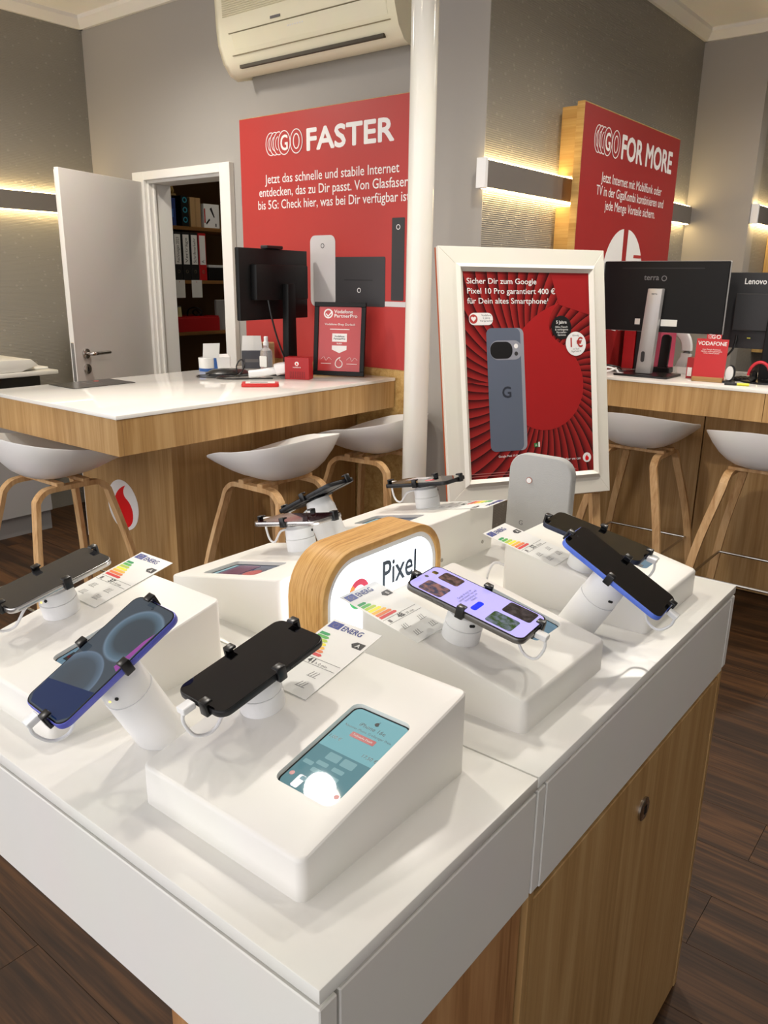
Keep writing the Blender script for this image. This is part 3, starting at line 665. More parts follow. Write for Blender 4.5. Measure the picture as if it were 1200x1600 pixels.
# ------------------------------------------------------------------ counters
def counter_left():
    t = thing('service_counter', 'long oak counter with white gloss top under the GO FASTER panel', 'counter', P(1.412, 2.20, 0))
    L = 2.846-1.412; D = .86; z = .97
    B().box(0, L, 0, D, z-.014, z).bevel(.002, 2).out('worktop', white_gloss, t)
    B().box(.003, .022, .003, D-.003, z-.133, z-.0145).bevel(.0008, 1).out('fascia_board', oakZ, t)
    xs = [.0225, .52, 1.0, L-.002]
    for i in range(3): B().box(xs[i], xs[i+1]-.001, .003, .022, z-.133, z-.0145).bevel(.0008, 1).out('fascia_board', oakZ, t)
    B().box(.0225, L-.002, D-.022, D-.003, z-.133, z-.0145).out('fascia_board', oakZ, t)
    B().box(.022, L-.002, .022, D-.022, z-.125, z-.0145).out('carcass', oakZ, t)
    bx, by = 1.78-1.412, 2.43-2.20
    B().box(bx, bx+.02, by, D-.004, 0, z-.133).bevel(.0008, 1).out('base_panel', oakZ, t)
    xs = [bx+.0205, bx+.40, bx+.60, bx+.82, L-.002]
    for i in range(4): B().box(xs[i], xs[i+1]-.002, by+.001, by+.02, 0, z-.133).bevel(.0008, 1).out('base_panel', oakZ, t)
    B().box(bx+.02, L-.002, by+.02, D-.004, 0, z-.134).out('base_core', oakZ, t)
    lg = flat('emblem_disc', disc(.106, 48), white_print, t, face_mx((bx-.0002, 2.772-2.20, .494)), 0, .001)
    flat('emblem_mark', speechmark(.066, 0, -.03), red_bright, lg, None, .001, .0006)
counter_left()
def counter_right():
    t = thing('service_counter', 'oak counter with white top under the two monitors at the right', 'counter', P(3.588, .2, 0))
    L = 1.56; D = .72; z = .97
    B().box(0, D, 0, L, z-.014, z).bevel(.002, 2).out('worktop', white_gloss, t)
    ys = [0, .62, L]
    for i in range(2): B().box(.003, .022, ys[i]+.001, ys[i+1]-.001, z-.135, z-.0145).bevel(.0008, 1).out('fascia_board', oakZ, t)
    B().box(.022, D, .002, L-.002, z-.125, z-.0145).out('carcass', oakZ, t)
    bx = 3.806-3.588; ys = [0.01, .913, L]
    for i in range(2):
        p = B().box(bx, bx+.02, ys[i]+.003, ys[i+1]-.003, 0.004, z-.128).bevel(.0008, 1).out('base_panel', oakZ, t)
    B().lathe([(.011, 0), (.011, .006), (.008, .008)], 20, frame((bx, 1.175-.2, .717), (0, -1, 0), (0, 0, 1))).out('lock_knob', steel, t)
    B().box(bx+.02, D, .01, L-.005, 0, z-.126).out('base_core', oakZ, t)
counter_right()

# ------------------------------------------------------------------ stools
def make_stool():
    t = thing('bar_stool', '', 'stool', P(0, 0, 0), 'white shell bar stools with bent oak legs')
    # front = +y. shell as a closed double surface
    b = B(); NR, NA = 9, 48; ZS = .70; v = []
    def surf(r, a, dz_):
        s_, c_ = math.sin(a), math.cos(a)
        ex = 2.6; k = (abs(c_)**ex + abs(s_)**ex)**(-1/ex)
        X = .235*c_*k*r; Y = (.225 if s_ > 0 else .205)*s_*k*r
        f = max(0, s_)**1.5; bk = max(0, -s_)**1.2
        rim = .112*(1-f)*(1-bk) + .045*f + .155*bk
        z_ = rim*(r**(2.9*(1-f)*(1-bk) + 2.0*f + 4.2*bk)) - .012*f*max(0, r-.8)/.2
        return Vector((X*(1-dz_*1.5*0), Y, ZS + z_ - dz_*(1-.6*r**4)))
    for dz_ in (0, .013):
        for i in range(NR+1):
            r = i/NR
            for j in range(NA): v.append(surf(max(r, .02), 2*PI*j/NA, dz_))
    f = []; o2 = (NR+1)*NA
    for i in range(NR):
        for j in range(NA):
            j2 = (j+1) % NA
            f += [(i*NA+j, i*NA+j2, (i+1)*NA+j2, (i+1)*NA+j), (o2+i*NA+j2, o2+i*NA+j, o2+(i+1)*NA+j, o2+(i+1)*NA+j2)]
    for j in range(NA):
        j2 = (j+1) % NA; f.append((NR*NA+j, NR*NA+j2, o2+NR*NA+j2, o2+NR*NA+j))
    f += [tuple(range(NA-1, -1, -1)), tuple(o2+j for j in range(NA))]
    b._q(v, f); b.out('shell', white_stool, t, smooth=50)
    prof = [(-.016, -.009), (.016, -.009), (.016, .009), (-.016, .009)]
    for sx in (-1, 1):
        pts = []
        fx, tx, zt = .225*sx, .115*sx, .665
        y0, yt = .225, .135
        up = [(fx, -y0, 0), (tx*1.12, -yt-.012, zt-.09)]
        pts = [Vector((fx, -y0, 0)), Vector((fx*.6+tx*.4, -y0*.6-yt*.4-.004, .34)), Vector((tx*1.08, -yt-.012, zt-.07)), Vector((tx*1.02, -yt, zt-.03)), Vector((tx, -yt+.03, zt-.005)), Vector((tx, -yt+.065, zt))]
        path = smooth_path(pts, 5); full = path + [Vector((p.x, -p.y, p.z)) for p in reversed(path)]
        b = B(); n = len(prof); vv = []; ff = []
        for i, p in enumerate(full):
            tg = (full[min(i+1, len(full)-1)]-full[max(i-1, 0)]).normalized(); sd = Vector((1, 0, 0)); sd = (sd-tg*sd.dot(tg)).normalized(); uu = sd.cross(tg)
            vv += [p+sd*q+uu*w for q, w in prof]
        for i in range(len(full)-1):
            for k in range(n): ff.append((i*n+k, i*n+(k+1) % n, (i+1)*n+(k+1) % n, (i+1)*n+k))
        ff += [tuple(range(n-1, -1, -1)), tuple((len(full)-1)*n+k for k in range(n))]
        b._q(vv, ff).bevel(.002, 1, 40).out('leg_bow', oak_stool, t)
    for y_ in (-.05, .05): B().box(-.13, .13, y_-.014, y_+.014, .672, .686).bevel(.002, 1).out('cross_rail', oak_stool, t)
    B().box(-.05, .05, -.06, .06, .686, .691).out('seat_plate', steel, t)
    h = .24; k = .36
    cx, cy = .225*(1-k*.49)+.0, .225*(1-k*.4)
    cx, cy = .186, .196
    pts = [(-cx, -cy, h), (cx, -cy, h), (cx, cy, h), (-cx, cy, h)]
    for i in range(4): B().tube([pts[i], pts[(i+1) % 4]], .0055, 10).out('foot_rail', steel, t)
    return t
st0 = make_stool()
spots = [(2.0, 2.10, 0, 'white shell stool at the long counter, between the emblem and the column'),
         (2.60, 2.12, .1, 'white shell stool nearest the white column, half behind another stool'),
         (1.47, 2.72, -PI/2, 'white shell stool at the far left under the counter end'),
         (3.50, 1.29, -PI/2, 'white shell stool half hidden behind the framed poster'),
         (3.39, .73, -PI/2, 'white shell stool cut by the right frame edge')]
for i, (x_, y_, rz, lb) in enumerate(spots):
    o = st0 if i == 0 else copy_tree(st0)
    o.matrix_local = Tm(x_, y_, 0, rz); o['label'] = lb

# ------------------------------------------------------------------ wall panels
def go_logo(parent, x, y, h, z, word, width, bgm):
    """outlined GO with trailing contours, then a solid word; x = left of the trails, y = baseline, h = cap height"""
    def ell(cx, rx, ry, a0, a1, st=6): return [(cx+rx*math.cos(math.radians(a)), y+h*.5+ry*math.sin(math.radians(a))) for a in range(a0, a1+1, st)]
    t_ = h*.045
    for i in range(3):
        cx = x + h*(.42+.29*i); a0, a1 = (72, 288)
        flat('trail_contour', ell(cx, h*.42, h*.58, a0, a1) + ell(cx, h*.42-t_, h*.58-t_, a0, a1)[::-1], white_print, parent, None, z, .0004)
        flat('trail_contour', ell(cx, h*.26, h*.36, 100, 260) + ell(cx, h*.26-t_*.8, h*.36-t_, 100, 260)[::-1], white_print, parent, None, z, .0004)
    for k, cx in ((0, x+h*1.42), (1, x+h*2.32)):
        zz = z+.0006*(k+1)
        flat('contour_fill', ell(cx, h*.46, h*.60, 0, 354), bgm, parent, None, zz, .0003)
        B().ring(ell(cx, h*.46, h*.60, 0, 354), ell(cx, h*.46-t_, h*.60-t_, 0, 354), zz, zz+.0006).out('contour', white_print, parent, None, 0)
        if k: B().ring(ell(cx, h*.24, h*.38, 0, 354), ell(cx, h*.24-t_*1.3, h*.38-t_*1.3, 0, 354), zz, zz+.0006).out('contour', white_print, parent, None, 0)
        else: text('G', h*1.06, white_print, parent, P(cx, y+h*.14, zz+.0007), bold=.015, width=h*.52, name='logo_lettering')
    text(word, h*1.45, white_print, parent, P(x+h*2.95, y, z), align='LEFT', bold=.03, width=width, name='logo_lettering')
gp = thing('promo_panel', 'large red wall panel reading GO FASTER above the counter', 'sign', face_mx((2.8995, 3.19, .02)))
PWd = 1.09
B().box(0, PWd, 0, 2.107, 0, .046).bevel(.001, 1).out('oak_board', oak_panel, gp)
B().box(.003, PWd-.003, .985, 2.104, .046, .0485).out('red_sheet', red_print, gp)
zf = .049
go_logo(gp, .184, 1.935, .088, zf, 'FASTER', .50, red_print)
for i, (s_, w_) in enumerate((('Jetzt das schnelle und stabile Internet', .815), ('entdecken, das zu Dir passt. Von Glasfaser', .905), ('bis 5G: Check hier, was bei Dir verfügbar ist', .925))):
    text(s_, .058, white_print, gp, P(.582, 1.808-.0575*i, zf), width=w_, bold=.004)
def rr(n, x0, x1, y0, y1, r, m, z=0): return flat(n, rrect(x1-x0, y1-y0, r, 5, (x0+x1)/2, (y0+y1)/2), m, gp, None, zf+z, .0006)
grad = M('print_router_pale', (206, 202, 202), .45); dkp = M('print_router_charcoal', (58, 56, 58), .45)
rr('printed_router', .468, .626, 1.247, 1.566, .03, grad, .0008); rr('printed_router', .618, .92, 1.255, 1.47, .008, dkp)
rr('printed_router', .954, 1.023, 1.285, 1.628, .004, M('print_router_slate', (50, 48, 50), .45)); rr('printed_shelf', .92, 1.07, 1.258, 1.28, .004, grad)
for cx, cy, m_ in ((.547, 1.52, dkp), (.77, 1.325, white_print), (.989, 1.59, white_print)):
    q = B().ring([(x_, y_) for x_, y_ in disc(.011, 20, cx, cy)], disc(.008, 20, cx, cy), zf+.0016, zf+.002).out('printed_mark', m_, gp)
flat('printed_line', rect(.68, .85, 1.368, 1.371), M('print_line_black', (30, 28, 30), .5), gp, None, zf+.0008, .0003)
B().box(-.035, 0, 1.72, 1.81, 0, .02).out('grey_clip', M('clip_grey', (150, 148, 146), .5), gp)

gm = thing('promo_panel', 'tall red panel reading GO FOR MORE on oak boards', 'sign', face_my((3.43, 1.78, .97)))
Wp = 1.18
B().box(.035, Wp-.02, .0, .745, 0, .08).box(.035, Wp-.02, .875, 1.155, 0, .08).out('oak_back_board', oak_panel, gm)
B().box(0, Wp, .0, 1.165, .086, .12).bevel(.001, 1).out('oak_board', oak_panel, gm)
B().box(.004, Wp-.004, .0, 1.16, .12, .1215).out('red_sheet', M('print_dark_red', (158, 36, 36), .45), gm)
RED0 = red_print
zf2 = .122
go_logo(gm, .115, .985, .10, zf2, 'FOR MORE', .66, MATS['print_dark_red'])
for i, (s_, w_) in enumerate((('Jetzt Internet mit Mobilfunk oder', .755), ('TV in der GigaKombi kombinieren und', .84), ('jede Menge Vorteile sichern.', .63))):
    text(s_, .06, white_print, gm, P(.60, .865-.058*i, zf2), width=w_, bold=.004)
for sx in (-1, 1):
    o_ = [(.56+sx*(.012+.24*math.cos(math.radians(a))*1.0), .432+.245*math.sin(math.radians(a))) for a in range(-88, 89, 6)]
    flat('printed_half_disc', o_, white_print, gm, None, zf2, .0005)
for k in range(3): flat('printed_arc', [(.33+.01*k, .43-.05*k), (.42, .47-.045*k), (.42, .477-.045*k), (.33+.01*k, .438-.05*k)], red_print, gm, None, zf2+.0006, .0003)
flat('printed_bar', rect(.68, .78, .545, .56), red_print, gm, None, zf2+.0006, .0003)
op = thing('oak_wall_panel', 'oak panel edge at the far right frame edge', 'panel', P(5.62, 1.41, .97))
B().box(0, .9, -.1, -.002, 0, .72).bevel(.001, 1).out('oak_board', oak_panel, op)
B().box(.01, .89, -.1015, -.1, .01, .71).out('red_sheet', red_print, op)

# ------------------------------------------------------------------ air conditioner
ac = thing('air_conditioner', 'cream wall air conditioner above the GO FASTER panel', 'air conditioner', P(2.8995, 2.12, .068))
cream = M('air_conditioner_cream', (242, 236, 208), .4); cream_d = M('air_conditioner_deep_cream', (214, 206, 174), .5)  # grille slats take a deeper cream than the body
prof = [(0, 2.245), (-.09, 2.222), (-.13, 2.235), (-.165, 2.275), (-.19, 2.34), (-.197, 2.40), (-.205, 2.62), (-.19, 2.645), (0, 2.645)]
v = [Vector((x_, y_, z_)) for y_ in (0, 1.02) for x_, z_ in prof]; k = len(prof)
B()._q(v, [tuple(range(k)), tuple(range(2*k-1, k-1, -1))] + [(i, (i+1) % k, k+(i+1) % k, k+i) for i in range(k)]).bevel(.012, 3, 60).out('body', cream, ac, smooth=40)
for i in range(22):
    z_ = 2.445+i*.0085; x_ = -.1975-(z_-2.40)/.22*.008
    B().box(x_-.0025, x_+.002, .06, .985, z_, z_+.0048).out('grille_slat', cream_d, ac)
B().box(-.0015, .0015, .05, .93, -.004, .06, Matrix.Translation((-.18, 0, 2.315)) @ Matrix.Rotation(math.radians(-20), 4, 'Y')).out('louver', cream, ac)
B().box(-.156, -.140, .09, .93, 2.243, 2.256).out('air_slot', M('air_slot_dark', (70, 62, 48), .6), ac)
B().box(-.2005, -.198, .62, .68, 2.392, 2.402).out('maker_badge', grey_print, ac)
for x_, z_ in ((-.1785, 2.29), (-.1985, 2.375)): B().box(x_-.002, x_+.004, .04, .95, z_, z_+.0025).out('groove', M('groove_tan', (150, 140, 108), .6), ac)
for i in range(7): B().box(-.196, -.1925, .49+.014*i, .497+.014*i, 2.35, 2.355).out('indicator', white_print, ac)
B().cyl((-.19, .06, 2.375), (-.199, .06, 2.375), .011, seg=18).out('sensor', black_plastic, ac)
B().box(-.13, -.09, -.0012, .0, 2.42, 2.50).out('sticker', M('sticker_pale_blue', (186, 190, 200), .5), ac)

# ------------------------------------------------------------------ framed poster on an easel
pm_c = Vector((2.434, 1.316, 1.086)); px_ = Vector((.862, -.507, 0)); pn = Vector((-.497, -.846, .191)).normalized(); py_ = pn.cross(px_)
pf = thing('framed_poster', 'white framed red phone poster standing on an oak easel', 'poster', frame(pm_c, px_, py_))
FW, FH = .634, .838
cream_frame = M('poster_frame_cream', (232, 228, 216), .3)
xi0, xi1, yi0, yi1 = -FW/2+.082, FW/2-.06, -FH/2+.075, FH/2-.074
for n_, o_ in (('frame_rail', [(-FW/2, FH/2), (xi0, yi1), (xi1, yi1), (FW/2, FH/2)]), ('frame_rail', [(-FW/2, -FH/2), (FW/2, -FH/2), (xi1, yi0), (xi0, yi0)]),
               ('frame_stile', [(-FW/2, -FH/2), (xi0, yi0), (xi0, yi1), (-FW/2, FH/2)]), ('frame_stile', [(FW/2, -FH/2), (FW/2, FH/2), (xi1, yi1), (xi1, yi0)])):
    B().prism(o_, -.004, .012).bevel(.001, 1).out(n_, cream_frame, pf)
b = B(); o1 = rect(xi0-.022, xi1+.022, yi0-.022, yi1+.022); o2 = rect(xi0+.004, xi1-.004, yi0+.004, yi1-.004); o3 = rect(xi0-.009, xi1+.009, yi0-.009, yi1+.009)
vv = [Vector((*p, .0115)) for p in o1]+[Vector((*p, .021)) for p in o3]+[Vector((*p, .0085)) for p in o2]
b._q(vv, [(i+4*r_, (i+1) % 4+4*r_, (i+1) % 4+4*r_+4, i+4*r_+4) for r_ in range(2) for i in range(4)]); b.out('inner_moulding', cream_frame, pf, smooth=0)
B().box(-FW/2+.001, FW/2-.001, -FH/2+.001, FH/2-.001, -.016, -.0042).out('back_board', M('back_board_orange', (176, 84, 44), .5), pf)
def poster_mat():
    m = bpy.data.materials.new('poster_print_red_rays'); m.use_nodes = True; nt = m.node_tree; N = nt.nodes; L = nt.links; b = N['Principled BSDF']; b.inputs['Roughness'].default_value = .25
    tc = N.new('ShaderNodeTexCoord'); sp = N.new('ShaderNodeSeparateXYZ'); L.new(tc.outputs['Object'], sp.inputs[0])
    def mth(op, a, b_=None, c_=None):
        n = N.new('ShaderNodeMath'); n.operation = op
        for i, q in enumerate((a, b_, c_)):
            if q is None: continue
            if isinstance(q, (int, float)): n.inputs[i].default_value = q
            else: L.new(q, n.inputs[i])
        return n.outputs[0]
    dx = mth('SUBTRACT', sp.outputs[0], .04); dy = mth('SUBTRACT', sp.outputs[1], -.02)
    an = mth('ARCTAN2', dy, dx); rd = mth('SQRT', mth('ADD', mth('MULTIPLY', dx, dx), mth('MULTIPLY', dy, dy)))
    ph = mth('MULTIPLY_ADD', an, 9.0, mth('MULTIPLY', rd, 9.0)); fr = mth('FRACT', ph)
    cr = N.new('ShaderNodeValToRGB'); e = cr.color_ramp.elements
    e[0].position = 0; e[0].color = (*lin((34, 8, 10)), 1); e[1].position = 1; e[1].color = (*lin((158, 42, 40)), 1)
    q = e.new(.2); q.color = (*lin((84, 18, 20)), 1); q = e.new(.55); q.color = (*lin((136, 30, 30)), 1)
    L.new(fr, cr.inputs[0]); L.new(cr.outputs[0], b.inputs['Base Color'])
    return m
flat('poster_sheet', rect(xi0, xi1, yi0, yi1), poster_mat(), pf, None, .0075, .0008)
zp = .0085
def pr(n, o_, m, dz_=0): return flat(n, o_, m, pf, None, zp+dz_, .0003)
pr('printed_mark', speechmark(.155, .065, -.035), M('poster_print_bright_red', (166, 32, 34), .3))
pr('printed_corner', [(.10, yi1-.001), (xi1-.001, yi1-.001), (xi1-.001, .20), (.13, .235)], M('poster_print_mid_red', (156, 32, 34), .3))
for i, s_ in enumerate(('Sicher Dir zum Google', 'Pixel 10 Pro garantiert 400 €', 'für Dein altes Smartphone\u00b9')):
    text(s_, .026, white_print, pf, P(xi0+.016, yi1-.043-.032*i, zp+.0008), align='LEFT', width=(.262, .333, .306)[i], bold=.006, name='poster_lettering')
# printed phone
pc = M('poster_phone_slate', (98, 106, 122), .3); pe = M('poster_phone_edge', (150, 152, 162), .3)
pr('printed_phone_edge', rrect(.138, .41, .02, 5, -.082, -.047), pe, .0004); pr('printed_phone', rrect(.128, .41, .02, 5, -.090, -.047), pc, .0008)
pr('printed_camera_bar', rrect(.122, .064, .03, 6, -.082, .085), pe, .0012); pr('printed_camera', rrect(.084, .056, .025, 6, -.1, .085), black_print, .0016)
pr('printed_lens', disc(.008, 16, -.044, .098), white_print, .0016); pr('printed_lens', disc(.007, 16, -.044, .073), dkp, .0016)
text('G', .052, M('poster_phone_shade', (52, 56, 66), .3), pf, P(-.085, -.072, zp+.0013), bold=.02, name='poster_lettering')
pr('printed_badge', rrect(.088, .040, .018, 5, xi0+.064, yi1-.157), white_print, .0004)
pr('printed_badge_mark', disc(.015, 20, xi0+.036, yi1-.157), red_print, .0008); pr('printed_badge_mark', [(xi0+.036+.0095*math.sin(a)**3, yi1-.1565+.0006*(13*math.cos(a)-5*math.cos(2*a)-2*math.cos(3*a)-math.cos(4*a))) for a in [2*PI*k/24 for k in range(24)]], white_print, .0012)
text('Vodafone\n5 Jahre\nVersprechen', .0095, black_print, pf, P(xi0+.084, yi1-.148, zp+.0008), lines=.95, name='poster_lettering')
pr('printed_badge', disc(.040, 36, .137, .158), black_print, .0012)
text('5 Jahre', .015, white_print, pf, P(.137, .171, zp+.0018), bold=.012, name='poster_lettering')
text('Akku-Tausch\n& verlängerte\nHersteller-\nGarantie', .0095, white_print, pf, P(.137, .157, zp+.0018), lines=.95, name='poster_lettering')
pr('printed_badge', disc(.041, 36, .193, .102), white_print, .0018)
text('1 €', .044, red_print, pf, P(.193, .092, zp+.0024), bold=.02, width=.048, name='poster_lettering')
text('Einmalig', .008, grey_print, pf, P(.193, .128, zp+.0024), name='poster_lettering'); text('im Tarif\nGigaMobil M', .008, grey_print, pf, P(.193, .082, zp+.0024), name='poster_lettering')
text('Google Pixel 10 Pro', .010, white_print, pf, P(-.085, -.272, zp+.0008), name='poster_lettering')
text('Together we can', .013, white_print, pf, P(.155, -.298, zp+.0008), name='poster_lettering')
pr('printed_mark_disc', disc(.017, 24, .226, -.293), white_print, .0004); pr('printed_mark', speechmark(.0075, .226, -.2965), red_bright, .0008)
pr('printed_energy_class', rect(.014, .028, -.245, -.231), M('print_green', (30, 120, 60), .4), .0006); text('A', .011, white_print, pf, P(.021, -.242, zp+.001), name='poster_lettering')
pr('printed_energy_scale', rect(.030, .036, -.245, -.228), paper, .0006)
for k_ in range(2): pr('printed_rule', rect(-.23, .18-.05*k_, yi0+.012+.008*k_, yi0+.0145+.008*k_), M('poster_small_print', (170, 96, 92), .4), .0006)
# easel
ez = thing('easel', 'pale oak easel carrying the white framed poster', 'easel', frame((pm_c.x, pm_c.y, 0), (.862, -.507, 0), (.507, .862, 0)))
fb = py_ * (-FH/2) + pm_c
inv = MX[ez.name].inverted()
def EZ(p): return inv @ Vector(p)
bq = EZ(pm_c - py_*(FH/2) - pn*.035); tq = EZ(pm_c + py_*(FH/2-.05) - pn*.035)
sl_ = (tq.y-bq.y)/(tq.z-bq.z); y0 = bq.y - sl_*bq.z
sq = [(-.018, -.012), (.018, -.012), (.018, .012), (-.018, .012)]
for sx, nm in ((-1, 'leg'), (1, 'leg')): B().sweep([(sx*.283, y0, 0), (sx*.281, y0+sl_*1.35, 1.35)], sq, up=(0, 1, 0)).bevel(.002, 1).out(nm, oak_stool, ez)
B().sweep([(.16, .36+y0, 0), (.08, y0+sl_*1.3+.03, 1.3)], sq, up=(0, 1, 0)).bevel(.002, 1).out('leg', oak_stool, ez)
B().box(-.29, .29, bq.y-.036, bq.y-.014, bq.z+.002, bq.z+.03).bevel(.002, 1).out('ledge', oak_stool, ez)

# ------------------------------------------------------------------ things on the left counter
ZT = .9702
mon = thing('monitor', 'black monitor seen from behind on the left counter', 'monitor', Tm(2.575, 2.70, ZT, .13))
B().box(-.24, .24, -.02, .0, .245, .545).bevel(.003, 2).out('panel', black_matte, mon)
B().box(-.238, .238, .0002, .0015, .248, .542).out('screen', glass_black, mon)
B().box(-.17, .2, -.055, -.0203, .33, .48).bevel(.006, 2).out('rear_housing', black_matte, mon)
B().box(-.06, .05, -.03, .012, .5455, .56).bevel(.003, 1).out('camera_clip', black_plastic, mon)
B().prism([(-.035, .03), (.035, .03), (.026, .40), (-.026, .40)], -.09, -.0555, Matrix.Rotation(PI/2, 4, 'X') @ P(.03, 0, .0) @ P(0, 0, .145)).bevel(.005, 2).out('stand_neck', black_matte, mon)
B().lathe([(.11, 0), (.11, .008), (.06, .014), (.03, .03)], 36, P(.03, -.07, 0)).out('stand_base', black_plastic, mon)
B().tube(smooth_path([(-.09, -.05, .33), (-.085, -.065, .25), (-.05, -.07, .15), (-.01, -.08, .06), (.01, -.09, .02)], 6), .004, 8, up=(1, 0, 0)).out('cable', black_plastic, mon)
cx = Vector((.104, -.209, 0)).normalized()
cm = frame((2.693, 2.4075, ZT+.004), cx, (.12, .06, .99))
ct = thing('framed_certificate', 'black framed red partner certificate leaning on the left counter', 'picture frame', cm)
w_, h_ = .236, .322
for x0, x1, y0_, y1_, n_ in ((-w_/2, w_/2, 0, .02, 'frame_rail'), (-w_/2, w_/2, h_-.02, h_, 'frame_rail'), (-w_/2, -w_/2+.02, .02, h_-.02, 'frame_stile'), (w_/2-.02, w_/2, .02, h_-.02, 'frame_stile')):
    B().box(x0, x1, y0_, y1_, -.008, .008).bevel(.0015, 1).out(n_, black_matte, ct)
B().box(-w_/2+.02, w_/2-.02, .02, h_-.02, -.006, .001).out('sheet', M('certificate_red', (190, 66, 66), .2), ct)
B().box(-.03, .03, .01, .2, -.009, -.0082, Matrix.Rotation(-.0, 4, 'X')).out('back_strut', black_matte, ct)
zc = .0012; q = lambda n, o_, m, dz_=0: flat(n, o_, m, ct, None, zc+dz_, .0003)
o_ = B().ring(disc(.021, 24, -.055, .272), disc(.015, 24, -.055, .272), zc, zc+.0004).out('printed_ring', white_print, ct)
q('printed_tick', [(-.064, .274), (-.056, .264), (-.038, .284), (-.034, .281), (-.056, .257), (-.067, .27)], white_print, .0002)
text('Vodafone\nPartnerPro', .021, white_print, ct, P(-.028, .275, zc+.0003), align='LEFT', width=.105, bold=.015, lines=.9)
text('Vodafone-Shop Durlach', .0125, white_print, ct, P(0, .222, zc+.0003), width=.14, bold=.01); q('printed_rule', rect(-.045, .045, .203, .206), white_print)
q('printed_badge', rect(-.034, .034, .150, .186), white_print); text('Vodafone\nPartnerPro', .012, black_print, ct, P(0, .170, zc+.0006), lines=.9, bold=.01)
text('SILBER', .009, white_print, ct, P(0, .139, zc+.0003), bold=.01)
q('printed_badge', [(-.034, .133), (-.034, .115), (0, .100), (.034, .115), (.034, .133)], white_print)
B().ring(speechmark(.018, 0, .052), speechmark(.0145, 0, .0525), zc, zc+.0004).out('printed_mark', white_print, ct)
for sx in (-1, 1):
    B().tube(smooth_path([(sx*.06-.025, .07, zc), (sx*.06-.01, .082, zc), (sx*.06, .066, zc), (sx*.06+.012, .08, zc), (sx*.06+.025, .07, zc)], 4), .0006, 5).out('signature', white_print, ct)
    q('printed_rule', rect(sx*.06-.024, sx*.06+.024, .052, .054), white_print)
# red box
rb = thing('leaflet_box', 'small red card box with a white logo beside the certificate', 'box', frame((2.51, 2.475, ZT), (.45, -.89, 0), (.89, .45, 0)))
B().box(-.055, .055, -.03, .03, 0, .095).bevel(.001, 1).out('carton', M('carton_dark_red', (168, 22, 26), .4), rb)
mfr = frame((0, -.0302, 0), (1, 0, 0), (0, 0, 1))
flat('mark_disc', disc(.009, 20, 0, .068), white_print, rb, mfr, 0, .0003); flat('mark', speechmark(.004, 0, .0662), red_bright, rb, mfr, .0004, .0003)
text('vodafone', .009, white_print, rb, mfr @ P(0, .050, .0002), width=.036)
for k_ in range(9): flat('rib', rect(-.032+k_*.008, -.0295+k_*.008, .005, .035), M('carton_shade_red', (120, 12, 16), .5), rb, mfr, 0, .0006)
# spray bottle
sb = thing('spray_bottle', 'clear spray bottle with a white pump on the left counter', 'bottle', P(2.60, 2.775, ZT))
B().lathe([(.027, 0), (.029, .004), (.029, .085), (.026, .1), (.013, .112), (.013, .122)], 28).out('bottle', M('bottle_clear_plastic', (236, 238, 240), .12, trans=.75), sb)
B().lathe([(.0135, .122), (.0135, .138), (.010, .14), (.010, .160), (.008, .163)], 24).out('pump', white_plastic, sb)
B().prism(rrect(.038, .05, .004, 3), .0, .0006, frame((-.0285, -.008, .05), (0.27, -.96, 0), (0, 0, 1))).out('bottle_label', paper, sb)
# hand scanner
sc = thing('hand_scanner', 'white hand held barcode scanner lying on the left counter', 'scanner', frame((2.43, 2.585, ZT), (.72, -.69, 0), (.69, .72, 0)))
B().sweep(smooth_path([(-.085, 0, .018), (-.04, 0, .022), (.01, .0, .030), (.035, 0, .034)], 4), rrect(.036, .032, .012, 3)).bevel(.003, 1, 60).out('handle', white_plastic, sc)
B().sweep([(.03, 0, .036), (.05, 0, .042), (.078, 0, .046)], rrect(.056, .05, .014, 3)).bevel(.003, 1, 60).out('head', white_plastic, sc)
B().prism(rrect(.04, .03, .006, 3), 0, .001, frame((.0785, 0, .046), (0, 1, 0), (0, 0, 1))).out('scan_window', M('scan_window_grey', (80, 80, 84), .2), sc)
B().tube(smooth_path([(-.085, 0, .018), (-.12, .01, .012), (-.16, .04, .006), (-.2, .03, .005), (-.22, -.02, .005), (-.17, -.06, .005), (-.08, -.055, .005), (.02, -.05, .005)], 6), .0035, 8).out('cable', black_plastic, sc)
# card reader pad in red
cp = thing('red_pad', 'flat red edged pad with a white card on the left counter', 'pad', frame((2.225, 2.415, ZT), (.72, -.69, 0), (.69, .72, 0)))
B().prism(rrect(.15, .085, .012, 5), 0, .014).bevel(.003, 2).out('pad', M('pad_red', (206, 44, 40), .35), cp)
flat('card', rrect(.118, .06, .003, 3), paper, cp, None, .0142, .0006); flat('card_print', rect(-.04, .03, -.004, .012), grey_print, cp, None, .015, .0002)
# black dock with cable
bd = thing('phone_dock', 'low black charging dock with a coiled cable on the left counter', 'dock', frame((2.38, 2.79, ZT), (.72, -.69, 0), (.69, .72, 0)))
B().lathe([(.075, 0), (.075, .012), (.055, .026), (.03, .03)], 30, Matrix.Diagonal((1.35, .8, 1, 1))).out('dock_body', black_plastic, bd)
B().tube(smooth_path([(-.08, -.03, .006), (-.13, -.05, .005), (-.12, -.1, .005), (-.04, -.12, .005), (.0, -.09, .005), (.05, -.075, .012), (.075, -.06, .05), (.06, -.05, .075), (.04, -.05, .05), (.04, -.055, .015)], 6), .0032, 8).out('cable', black_plastic, bd)
